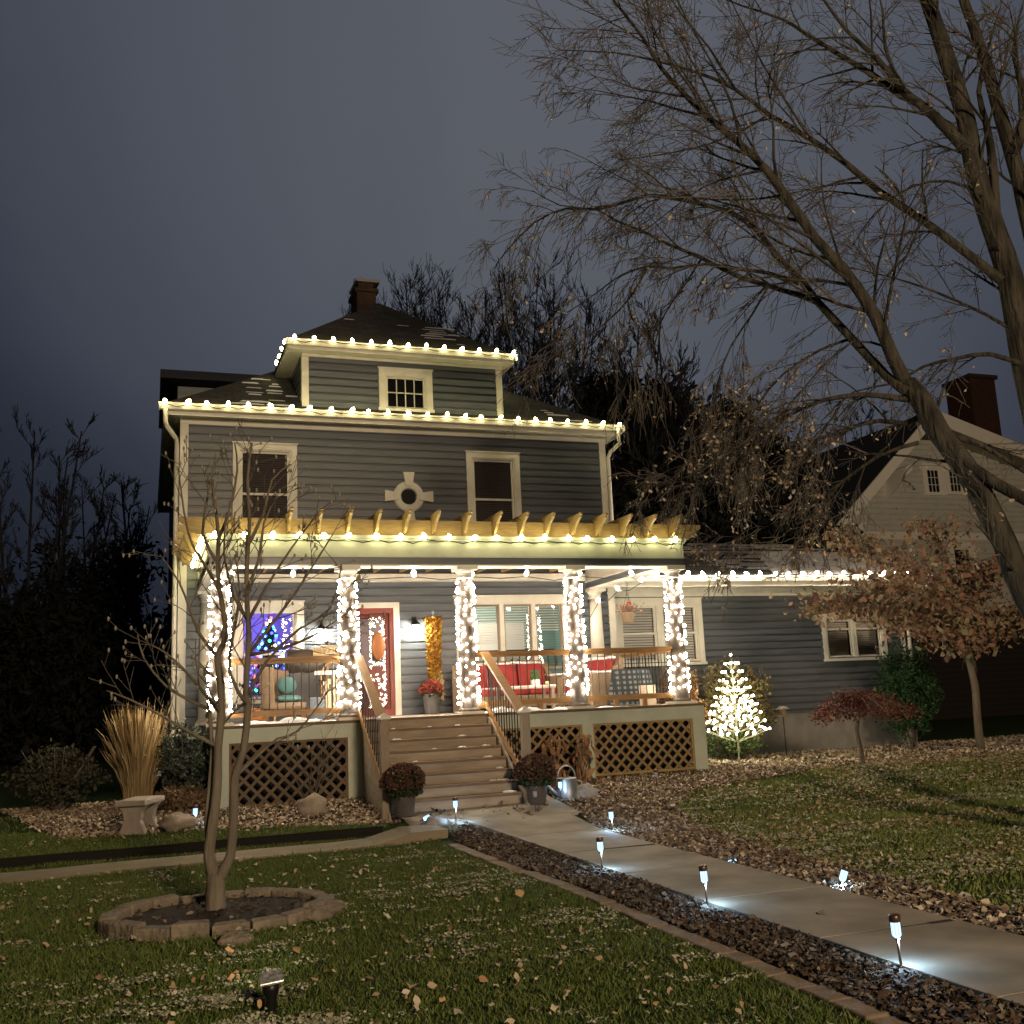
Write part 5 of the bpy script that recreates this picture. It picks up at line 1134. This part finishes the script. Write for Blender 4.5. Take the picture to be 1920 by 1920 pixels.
# buds at the twig ends
yt = T.done('young_tree', 'young multi stemmed bare tree with fat buds inside the block ring', 'tree', base)
V = T.tw.v; bud = MB(); k = 0
for i in range(0, len(V)-15, 15):
    if random.random() < .75: q = V[i+13]; bud.ball((q[0]-base.x, q[1]-base.y, q[2]-base.z), .011, 5, 4, (1, 1, 1.9))
tag(bud.build('buds', mat('pale buds', (.26, .23, .17), .7), yt, True), kind='stuff')
# ---- big street trees at right
BD = 11.5
def bp(L, d0, d1): n = len(L); return [at(u, v, d0+(d1-d0)*i/(n-1)) for i, (u, v) in enumerate(L)]
T = Tree(); gb = at(2190, 1600, 11.6); gb = Vector((gb.x, gb.y, terr(gb.x, gb.y)))
tr_ = [gb-Vector((0, 0, .2)), at(2130, 1480, 11.6), at(2040, 1310, 11.6), *bp([(1925, 1120), (1885, 1020), (1815, 885), (1760, 810), (1727, 750), (1701, 722)], 11.6, 11.8)]
o, r = T.path(tr_, .150, .112, True); T.dress(o, r, 1.0, 1.1, 2, .15, .35, kids=4, leafp=.25)
A1 = [(1704, 728), (1675, 672), (1639, 589), (1581, 505), (1529, 448), (1472, 365), (1436, 318), (1389, 271), (1326, 219), (1279, 172), (1238, 125), (1205, 70), (1150, 0)]
o, r = T.path(bp(A1, 11.8, 10.6), .085, .014, True); T.dress(o, r, 3.0, 1.75, 2, .06, .12, kids=6, leafp=.03)
A2 = [(1700, 735), (1660, 703), (1597, 635), (1535, 568), (1498, 521), (1456, 479), (1415, 427), (1368, 398), (1316, 383), (1253, 370), (1212, 367), (1175, 378), (1118, 393), (1061, 391), (1003, 417), (951, 469), (925, 505)]
o, r = T.path(bp(A2, 11.7, 13.6), .058, .007); T.dress(o, r, 3.6, 1.35, 2, .28, .25, kids=5, leafp=.06)
for L_, d0, d1, r0, dn, dr2, lp in (
  ([(1535, 568), (1509, 557), (1441, 536), (1378, 516), (1316, 484), (1253, 458), (1212, 437), (1149, 411), (1118, 393), (1050, 385), (998, 357)], 12.2, 13.0, .042, 2.4, .2, .04),
  ([(1498, 531), (1440, 512), (1389, 505), (1326, 495), (1259, 503), (1212, 500), (1165, 516), (1128, 542), (1092, 568), (1040, 600)], 12.2, 12.8, .028, 4.2, .5, .12),
  ([(1727, 752), (1670, 745), (1618, 740), (1545, 750), (1493, 771), (1440, 800), (1380, 840), (1320, 880), (1270, 900)], 11.8, 11.2, .042, 4.0, .3, .12),
  ([(1735, 770), (1701, 794), (1649, 789), (1592, 802), (1519, 828), (1441, 833), (1370, 870), (1290, 905), (1200, 945)], 11.8, 12.6, .036, 4.2, .28, .12),
  ([(1722, 830), (1649, 854), (1570, 910), (1500, 960), (1430, 990), (1350, 1030)], 11.7, 11.2, .024, 4.6, .25, .22),
  ([(1597, 635), (1540, 655), (1470, 700), (1420, 760), (1380, 830), (1350, 880)], 12.0, 12.6, .020, 3.4, .5, .2),
  ([(1441, 536), (1410, 590), (1370, 650), (1345, 720), (1335, 790)], 12.3, 12.8, .016, 3.4, .7, .15),
  ([(1316, 484), (1280, 540), (1240, 600), (1220, 680), (1200, 720)], 12.6, 13.0, .015, 3.4, .7, .08),
  ([(1212, 505), (1180, 560), (1130, 610), (1060, 660), (1000, 690)], 12.6, 13.2, .014, 3.0, .4, .05),
  ([(1660, 650), (1600, 640), (1540, 690), (1470, 770), (1430, 800)], 11.8, 11.4, .016, 4.2, .4, .3),
  ([(1436, 318), (1380, 330), (1320, 350), (1250, 400), (1200, 440)], 11.2, 11.6, .018, 3.4, .2, .02),
  ([(1472, 365), (1430, 372), (1370, 375), (1300, 372), (1240, 365)], 11.3, 12.2, .016, 3.4, .2, .02),
  ([(1326, 219), (1270, 205), (1220, 190), (1170, 180), (1120, 170)], 10.9, 11.3, .018, 4.2, .1, .01),
  ([(1389, 271), (1370, 190), (1330, 110), (1290, 40), (1260, -20)], 11.0, 11.8, .020, 3.4, .0, .01),
  ([(1581, 505), (1560, 440), (1545, 380), (1540, 300), (1560, 230)], 11.6, 12.3, .016, 3.4, .0, .03),
  ([(1760, 812), (1837, 833), (1920, 885), (1990, 930)], 11.8, 11.9, .045, 1.0, .1, .1),
  ([(1740, 795), (1779, 844), (1857, 901), (1930, 940), (1990, 980)], 11.75, 11.4, .075, .7, .1, .1)):
    o, r = T.path(bp(L_, d0, d1), r0, .005 if r0 < .05 else r0*.8); T.dress(o, r, dn, .95, 2, dr2, .12, kids=5, leafp=lp)
leafm = islands('last pale leaves', [(.32, .26, .17), (.40, .33, .22), (.24, .16, .10), (.48, .42, .32), (.5, .46, .4)])
T.done('leaning_tree', 'big bare tree leaning left from the right edge over the wing, last leaves clinging', 'tree', gb, 'barkdark', leafm, .042)
T = Tree(); gb = at(2060, 1560, 13.2); gb = Vector((gb.x, gb.y, terr(gb.x, gb.y)))
o, r = T.path([gb-Vector((0, 0, .2)), at(2030, 1300, 13.2), at(1990, 1000, 13.2), at(1940, 760, 13.2), *bp([(1915, 640), (1894, 521), (1868, 443), (1842, 365), (1822, 290), (1811, 224), (1779, 120), (1753, 42), (1732, -20), (1700, -120)], 13.2, 12.8)], .20, .075, True); T.dress(o, r, 1.6, 1.5, 2, .0, .3, kids=5, leafp=.05)
for L_, d0, d1, r0, dn, dr2, lp, mn in (
  ([(1990, 700), (1945, 480), (1920, 375), (1899, 292), (1873, 208), (1852, 130), (1826, 52), (1800, -20), (1780, -110)], 13.3, 13.4, .12, 1.6, .0, .02, True),
  ([(1866, 440), (1863, 323), (1850, 234), (1835, 172), (1850, 100), (1880, 0)], 13.1, 12.8, .07, 1.6, .0, .02, False),
  ([(1900, 290), (1925, 200), (1900, 100), (1920, 0)], 13.3, 13.0, .075, 1.6, .0, .02, False),
  ([(1812, 280), (1753, 219), (1722, 193), (1691, 167), (1644, 109), (1592, 62), (1545, 0), (1510, -60)], 12.9, 12.0, .075, 2.2, .0, .02, True),
  ([(1722, 193), (1680, 172), (1628, 135), (1576, 104), (1509, 62), (1467, 36), (1389, 10), (1340, -10)], 12.7, 12.2, .055, 3.0, .1, .02, False),
  ([(1878, 526), (1805, 469), (1727, 411), (1649, 359), (1587, 307), (1519, 260), (1441, 214), (1378, 167), (1305, 135), (1233, 115), (1154, 99), (1045, 94)], 13.0, 11.6, .062, 3.0, .12, .06, False),
  ([(1899, 620), (1847, 589), (1753, 547), (1675, 521), (1587, 500)], 13.1, 13.6, .028, 3.2, .1, .10, False),
  ([(1935, 690), (1857, 664), (1795, 672), (1732, 687), (1675, 719), (1600, 735), (1540, 790)], 13.1, 12.6, .035, 3.2, .2, .12, False),
  ([(1727, 411), (1700, 480), (1660, 520), (1640, 560)], 12.6, 12.9, .015, 3.0, .3, .2, False),
  ([(1691, 167), (1660, 90), (1655, 20), (1640, -40)], 12.6, 13, .03, 2.4, 0, .02, False),
  ([(1842, 365), (1780, 340), (1710, 350), (1640, 400), (1600, 460)], 12.9, 13.5, .022, 3.0, .1, .06, False),
  ([(1519, 260), (1480, 200), (1430, 120), (1400, 60), (1370, 0)], 12.2, 12.5, .018, 3.2, 0, .01, False),
  ([(1378, 167), (1330, 90), (1280, 30), (1240, -30)], 11.9, 12.2, .018, 3.4, 0, .01, False),
  ([(1441, 214), (1400, 240), (1330, 270), (1240, 290), (1160, 300)], 12.0, 12.6, .016, 3.4, .15, .02, False)):
    o, r = T.path(bp(L_, d0, d1), r0, .006 if r0 < .09 else r0*.4, mn); T.dress(o, r, dn, 1.25, 2, dr2, .12, kids=5, leafp=lp)
T.done('street_tree', 'tall thick bare tree rising at the right edge of the yard', 'tree', gb, 'barkdark', leafm, .042)
# ---- dogwood with hanging russet leaves by the wing end
T = Tree(); p0 = Vector((15.1, -2.15, terr(15.1, -2.15)))
def dg(L): return [onY(u, v, y) for u, v, y in L]
stm = [p0-Vector((0, 0, .1)), *dg([(1832, 1340, -2.15), (1828, 1285, -2.15), (1812, 1220, -2.15), (1800, 1180, -2.15)])]
o, r = T.path(stm, .085, .06, True); C = []
br = [[(1800, 1180, -2.15), (1740, 1150, -2.4), (1680, 1135, -2.5), (1600, 1130, -2.6), (1530, 1125, -2.7)], [(1800, 1180, -2.15), (1760, 1120, -2.1), (1700, 1060, -1.9), (1620, 1020, -1.8), (1570, 1000, -1.8)], [(1805, 1200, -2.15), (1790, 1100, -2.0), (1770, 1030, -1.9), (1740, 980, -1.8)], [(1800, 1180, -2.15), (1820, 1120, -2.6), (1840, 1070, -2.8), (1860, 1060, -2.9)], [(1812, 1220, -2.15), (1850, 1180, -2.2), (1885, 1150, -2.3), (1900, 1140, -2.4)], [(1800, 1180, -2.15), (1770, 1140, -3.0), (1690, 1100, -3.4), (1630, 1085, -3.6)], [(1800, 1180, -2.15), (1800, 1130, -1.2), (1760, 1090, -.9), (1700, 1070, -.8)], [(1830, 1260, -2.15), (1815, 1200, -2.5), (1790, 1190, -2.9), (1700, 1160, -3.1)]]
for L_ in br:
    o, r = T.path(dg(L_), .035, .008); T.dress(o, r, 3.4, .62, 1, .1, .15, kids=4)
    for i, q in enumerate(o):
        if i < 2: continue
        for _ in range(135): C.append(q+Vector((random.gauss(0, .30), random.gauss(0, .30), random.gauss(0, .14)-.10)))
T.leaf = C
T.done('dogwood_tree', 'small tree hung with russet brown leaves at the end of the wing', 'tree', p0, 'bark', islands('russet leaves', [(.25, .12, .08), (.34, .21, .14), (.16, .08, .055), (.38, .30, .19), (.22, .20, .11), (.28, .15, .11)]), .11)
# ---- weeping maple
T = Tree(); q0 = G(1618, 1436); top = q0+Vector((0, 0, 1.06)); o, r = T.path([q0-Vector((0, 0, .1)), q0+Vector((.0, 0, .25)), q0+Vector((-.06, 0, .6)), q0+Vector((.02, 0, .85)), top], .045, .03, True); C = []
for k in range(16):
    a = 2*PI*k/16; R_ = random.uniform(.55, .85); e = top+Vector((math.cos(a)*R_, math.sin(a)*R_, -.12)); o, r = T.path([top, top.lerp(e, .5)+Vector((0, 0, .14)), e, e+Vector((math.cos(a)*.08, math.sin(a)*.08, -.10))], .014, .004)
    for q in o:
        for _ in range(22): C.append(q+Vector((random.gauss(0, .09), random.gauss(0, .09), random.gauss(0, .06))))
T.leaf = C; T.done('weeping_maple', 'little umbrella shaped weeping maple with dark red leaves before the foundation', 'tree', q0, 'bark', islands('dark red leaves', [(.14, .035, .03), (.20, .07, .05), (.09, .02, .02), (.24, .12, .08)]), .05)
def shrub(label, p, rx, ry, h, n, size, cols, name='shrub', stems=10, asp=.5, seed=1, droop=0.):
    t = thing(name, label, 'shrub', tuple(p)); C = []; k = 0
    while len(C) < n:
        d = Vector((random.gauss(0, 1), random.gauss(0, 1), random.gauss(0, 1))).normalized(); r = random.random()**.45; r *= .78+.42*noise.noise(d*2.2+Vector((seed, 0, 0)))+.15*noise.noise(d*6+Vector((0, seed, 0)))
        q = (d.x*rx*r, d.y*ry*r, h*.52+d.z*h*.5*r)
        if q[2] > .02 and noise.noise(Vector(q)*4+Vector((seed, seed, 0))) > -.22: C.append(q)
    leafcloud('foliage', C, size, islands(name+' leaves', cols), t, asp=asp, droop=droop); mb = MB()
    for _ in range(stems): a = random.uniform(0, 2*PI); mb.tube([(j(.08), j(.08), 0), (math.cos(a)*rx*.35, math.sin(a)*ry*.35, h*.5), (math.cos(a)*rx*.7, math.sin(a)*ry*.7, h*.9)], [.014, .010, .005], 5)
    mb.build('stems', 'twig', t); return t
tz = lambda x, y: (x, y, terr(x, y)-.02)
shrub('russet leaved shrub beside the right porch corner', tz(9.25, -.75), .62, .5, 2.0, 4200, .075, [(.30, .17, .08), (.22, .11, .05), (.38, .24, .13), (.26, .15, .08)], seed=2)
shrub('olive brown shrub behind the lit wire tree', tz(10.55, -.65), .95, .6, 2.05, 6500, .07, [(.14, .11, .04), (.20, .15, .06), (.09, .08, .03), (.26, .19, .08)], seed=5)
shrub('low dark green shrub under the olive shrub', tz(10.1, -1.15), .8, .4, .65, 2200, .06, [(.03, .05, .015), (.05, .08, .02), (.08, .09, .03)], seed=8)
shrub('tall dark green evergreen shrub under the wing windows', tz(14.55, -.9), .85, .65, 2.35, 12000, .07, [(.02, .06, .02), (.035, .09, .03), (.015, .04, .015), (.05, .10, .04)], 'evergreen_shrub', seed=9, asp=.3)
shrub('dark shrub left of the tall ornamental grass', tz(-1.75, -1.9), .75, .6, 1.05, 3600, .06, [(.03, .035, .02), (.05, .05, .03), (.07, .06, .04)], seed=12)
shrub('glossy frosted holly bush at the left corner of the porch', tz(.0, -2.9), .48, .45, 1.35, 4200, .055, [(.02, .04, .025), (.04, .06, .04), (.14, .15, .13), (.03, .05, .03)], 'holly_bush', seed=15)
shrub('tan feathery low plant beside the garden bench', tz(.0, -3.5), .55, .35, .42, 1500, .09, [(.20, .13, .07), (.14, .09, .05), (.26, .18, .10)], seed=18, asp=.12)
C = None
T = Tree(); q0 = Vector((1.65, -4.05, terr(1.65, -4.05)))
for k in range(7): T.twig(q0.copy(), Vector((j(.6), j(.3), 1.2)), random.uniform(.7, 1.15), .009, 1, -.05, kids=3)
T.done('bare_shrub', 'thin leafless shrub in front of the left lattice panel', 'shrub', q0)
# ---- far bare trees and evergreens
def bare(u, vtop, d, label, seed, name='bare_tree', spread=.5, group='bare trees behind the houses', r0=.22):
    random.seed(seed); g0 = at(u, 1300, d); g0.z = terr(g0.x, g0.y); tp = at(u+random.uniform(-12, 12), vtop, d); H = tp.z-g0.z; T = Tree()
    fork = random.uniform(.18, .32); o, r = T.path([g0-Vector((0, 0, .3)), g0+Vector((j(.2), j(.2), H*fork*.5)), g0+Vector((j(.35), j(.35), H*fork))], r0, r0*.75, True)
    c = o[-1]
    for k in range(random.randint(4, 6)):
        a = random.uniform(0, 2*PI); s_ = spread*H*random.uniform(.12, .42); e = g0+Vector((math.cos(a)*s_, math.sin(a)*s_, H*random.uniform(.78, 1.0))); m1 = c.lerp(e, .45)+Vector((math.cos(a)*s_*.18, math.sin(a)*s_*.18, j(.3)))
        o2, r2 = T.path([c, c.lerp(m1, .5)+Vector((j(.2), j(.2), 0)), m1, e], r0*.5, .02); T.dress(o2, r2, 1.5, H*.10, 2, -.18, .10, kids=5, spread=.5, minr=.010, n=4, wob=.14)
    T.done(name, label, 'tree', g0, 'farbark', None, group=group, twm='farbark')
G1 = 'bare trees behind the houses'
for i, (u, v, d, l) in enumerate(((790, 455, 50, 'far bare tree between the chimney and the dormer peak'), (880, 450, 46, 'far bare tree over the right slope of the dormer'), (965, 440, 47, 'far bare tree over the right end of the dormer string'), (1040, 450, 45, 'far bare tree between the dormer and the evergreens'), (1115, 480, 40, 'far bare tree at the left flank of the evergreens'), (1165, 545, 27, 'bare tree in front of the dark evergreens by the roof corner'), (1240, 575, 28, 'bare tree before the evergreens above the gutter string'), (1330, 620, 27, 'bare tree before the evergreens over the wing roof'), (1410, 690, 29, 'slender bare tree left of the neighbour gable'), (1490, 760, 30, 'slender bare tree close to the neighbour gable'), (745, 505, 44, 'distant bare tree just right of the chimney'), (835, 490, 40, 'distant bare tree above the dormer roof, right of the chimney'), (925, 475, 42, 'distant bare tree above the right dormer corner'), (1005, 470, 38, 'tall distant bare tree behind the main roof, right of the dormer'), (1080, 540, 36, 'distant bare tree against the dark evergreens'),
      (20, 800, 34, 'dark bare tree at the left edge of the picture'), (105, 850, 40, 'dark bare tree second from the left edge'), (190, 900, 44, 'thin dark bare tree in the left woods'), (270, 875, 38, 'dark bare tree close to the left wall of the house'), (330, 960, 50, 'faint bare tree touching the house wall at left'), (-40, 870, 30, 'dark bare tree cut by the left edge'), (880, 520, 48, 'farthest bare tree behind the dormer'), (1600, 720, 48, 'bare tree seen behind the neighbour house gable'))):
    bare(u, v+(55 if u > 400 else -10), d, l, 100+i, spread=.42)
random.seed(55)
def evergreen(u, vtop, d, wd, label, n=11000, size=.26):
    g0 = at(u, 1300, d); g0.z = terr(g0.x, g0.y); H = at(u, vtop, d).z-g0.z; t = thing('evergreen_tree', label, 'tree', tuple(g0), 0, 'dark evergreens behind the wing'); C = []; sd = random.random()*20
    blobs = []
    for k in range(26):
        z = random.random(); a = random.uniform(0, 2*PI); rr = wd*(.35+.65*math.sin(PI*min(1, (1-z)*.75+.12)))*random.uniform(.3, .8)
        blobs.append((math.cos(a)*rr, math.sin(a)*rr, 1.0+z*(H-1.9), wd*random.uniform(.22, .42)*(1.15-.5*z)))
    while len(C) < n:
        x, y, z, r = random.choice(blobs); q = Vector((random.gauss(0, 1), random.gauss(0, 1), random.gauss(0, .8)))*r*.62; C.append((x+q.x, y+q.y, max(.2, z+q.z)))
    leafcloud('crown', C, size, islands('dark needles', [(.006, .008, .007), (.010, .012, .010), (.016, .016, .013)], .95), t, asp=.3, droop=.4)
    MB().tube([(0, 0, -.3), (0, 0, H*.9)], [.3, .04], 8).build('trunk', 'farbark', t)
for u, v, d, wd, l in ((1150, 680, 30, 2.6, 'dark evergreen right behind the roof corner'), (1235, 660, 33, 3.0, 'tallest dark evergreen between the house and the neighbour'), (1340, 690, 31, 2.8, 'dark evergreen above the wing roof'), (1430, 760, 34, 2.8, 'dark evergreen left of the neighbour gable'), (1500, 860, 33, 2.6, 'lower dark evergreen touching the neighbour gable'), (1260, 780, 28.5, 2.8, 'broad low evergreen close behind the wing'), (1400, 880, 29, 3.0, 'broad low evergreen behind the right part of the wing'), (1170, 820, 28, 2.6, 'broad dark evergreen hidden by the main roof corner'), (215, 1010, 36, 3.6, 'dark round evergreen mass at left of the house'), (60, 1080, 32, 4.0, 'dark evergreen mass in the left corner of the woods')):
    evergreen(u, v, d, wd, l)
# low hedge line closing the yard at the left, seen only as darkness
shrub('dark hedge mass beyond the driveway at left', (-9.5, 9, .3), 5.5, 1.6, 3.4, 9000, .22, [(.008, .010, .007), (.014, .016, .012)], 'hedge', seed=31, stems=3)
# ================================================================== NEIGHBOUR HOUSE
nb = thing('neighbour_house', 'pale gabled house with brick chimney beyond the wing at right', 'house', (0, 0, 0)); NY = 9.0
pk_ = onY(1752, 770, NY-1.16); lf_ = onY(1536, 1032, NY-1.16); lx, lz, px_, pz, rx_, rz_ = lf_.x, lf_.z, pk_.x, pk_.z, pk_.x+8, pk_.z-2.4
MT['nshade'] = mat('lower storey with shade in colour', (.018, .014, .012), .9); MT['nsid'] = mat('pale neighbour siding', (.48, .48, .43), .6, (.54, .54, .49), 3, .1); MT['ntrim'] = mat('neighbour trim', (.72, .69, .62), .6)  # lower storey siding darkened: its shade is put into the colour
na = onY(1735, 885, NY); nb2 = onY(1780, 960-42, NY); NWA = (na.x, na.x+.62, nb2.z-.15, na.z+.15); NWB = (na.x+.95, na.x+1.55, nb2.z-.1, na.z+.2); NWC = (na.x+.75, na.x+1.55, 4.6, 6.1)
def shp(z): return (lx+1.0 if z < lz+.6 else lx+.95+(z-lz-.6)/(pz-lz)*(px_-lx), 34 if z < 9 else px_+(pz-z)/(pz-rz_)*(rx_-px_)-.8)
siding('wall', 'y', 20.2, 34, NY, -1, .0, 3.7, [], nb, 'nshade', .19)
siding('wall', 'y', 18, 34, NY, -1, 3.8, pz-.7, [NWA, NWB, NWC], nb, 'nsid', .19, shp)
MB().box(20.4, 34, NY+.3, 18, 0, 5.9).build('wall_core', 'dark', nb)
MB().box(20.05, 20.3, NY-.05, NY+.2, 3.7, 6.3).build('corner_board', 'ntrim', nb)
mb = MB(); th = .28; ov = 1.1
def slope(a, b, m_):
    (x0, z0), (x1, z1) = a, b; return [(x0, NY-ov, z0-th), (x1, NY-ov, z1-th), (x1, 20, z1-th), (x0, 20, z0-th), (x0, NY-ov, z0), (x1, NY-ov, z1), (x1, 20, z1), (x0, 20, z0)]
mb.hexa(slope((lx, lz), (px_, pz), 0)); mb.hexa(slope((px_, pz), (rx_, rz_), 0)); mb.build('soffit', mat('neighbour soffit boards', (.34, .30, .24), .7), nb)
mb = MB(); th = .05; up_ = lambda L: [(a, b, c+.06) for a, b, c in L]; mb.hexa(up_(slope((lx-.05, lz), (px_, pz), 0))); mb.hexa(up_(slope((px_, pz), (rx_, rz_), 0))); mb.build('roof', mat('old dark roof', (.012, .012, .012), .95), nb)
mb = MB(); mb.hexa([(lx-.1, NY-ov-.06, lz-.42), (px_, NY-ov-.06, pz-.36), (px_, NY-ov-.002, pz-.36), (lx-.1, NY-ov-.002, lz-.42), (lx-.1, NY-ov-.06, lz+.05), (px_, NY-ov-.06, pz+.06), (px_, NY-ov-.002, pz+.06), (lx-.1, NY-ov-.002, lz+.05)])
mb.hexa([(px_+.002, NY-ov-.06, pz-.42), (rx_, NY-ov-.06, rz_-.42), (rx_, NY-ov-.002, rz_-.42), (px_+.002, NY-ov-.002, pz-.42), (px_+.002, NY-ov-.06, pz+.06), (rx_, NY-ov-.06, rz_+.06), (rx_, NY-ov-.002, rz_+.06), (px_+.002, NY-ov-.002, pz+.06)]); mb.build('rake_board', 'ntrim', nb)
for x, z in ((20.7, 6.6), (22.9, 8.6)): MB().hexa([(x, NY-ov, z-.3), (x+.25, NY-ov, z-.1), (x+.25, NY, z-.7), (x, NY, z-.9), (x, NY-ov, z), (x+.25, NY-ov, z+.1), (x+.25, NY, z+.1), (x, NY, z)]).build('bracket', 'ntrim', nb)
for W in (NWA, NWB, NWC):
    wn = casing(*W, NY, wd=.16, parent=nb, m='ntrim'); sash(W[0]+.03, W[1]-.03, W[2], W[3]-.03, NY+.02, wn, mid=W[3] < 7, grid=(3, 3) if W[3] > 7 else None, fr=.05, m='ntrim'); MB().box(W[0], W[1], NY+.12, NY+.16, W[2], W[3]).build('backing', 'dark', wn)
cx_ = onY(1845, 740, 11.3); c_ = MB().box(cx_.x-.62, cx_.x+.62, 11.3, 12.6, 9.5, cx_.z+.65).build('chimney', mat('red chimney brick', (.065, .026, .016), .9, (.04, .018, .012), 9, .8, 12), nb); MB().box(cx_.x-.70, cx_.x+.70, 11.2, 12.7, cx_.z+.65, cx_.z+.8).build('cap', 'brick', c_)
MB().box(20.3, 34, NY-.06, NY, 6.35, 6.6).build('band_board', 'ntrim', nb)
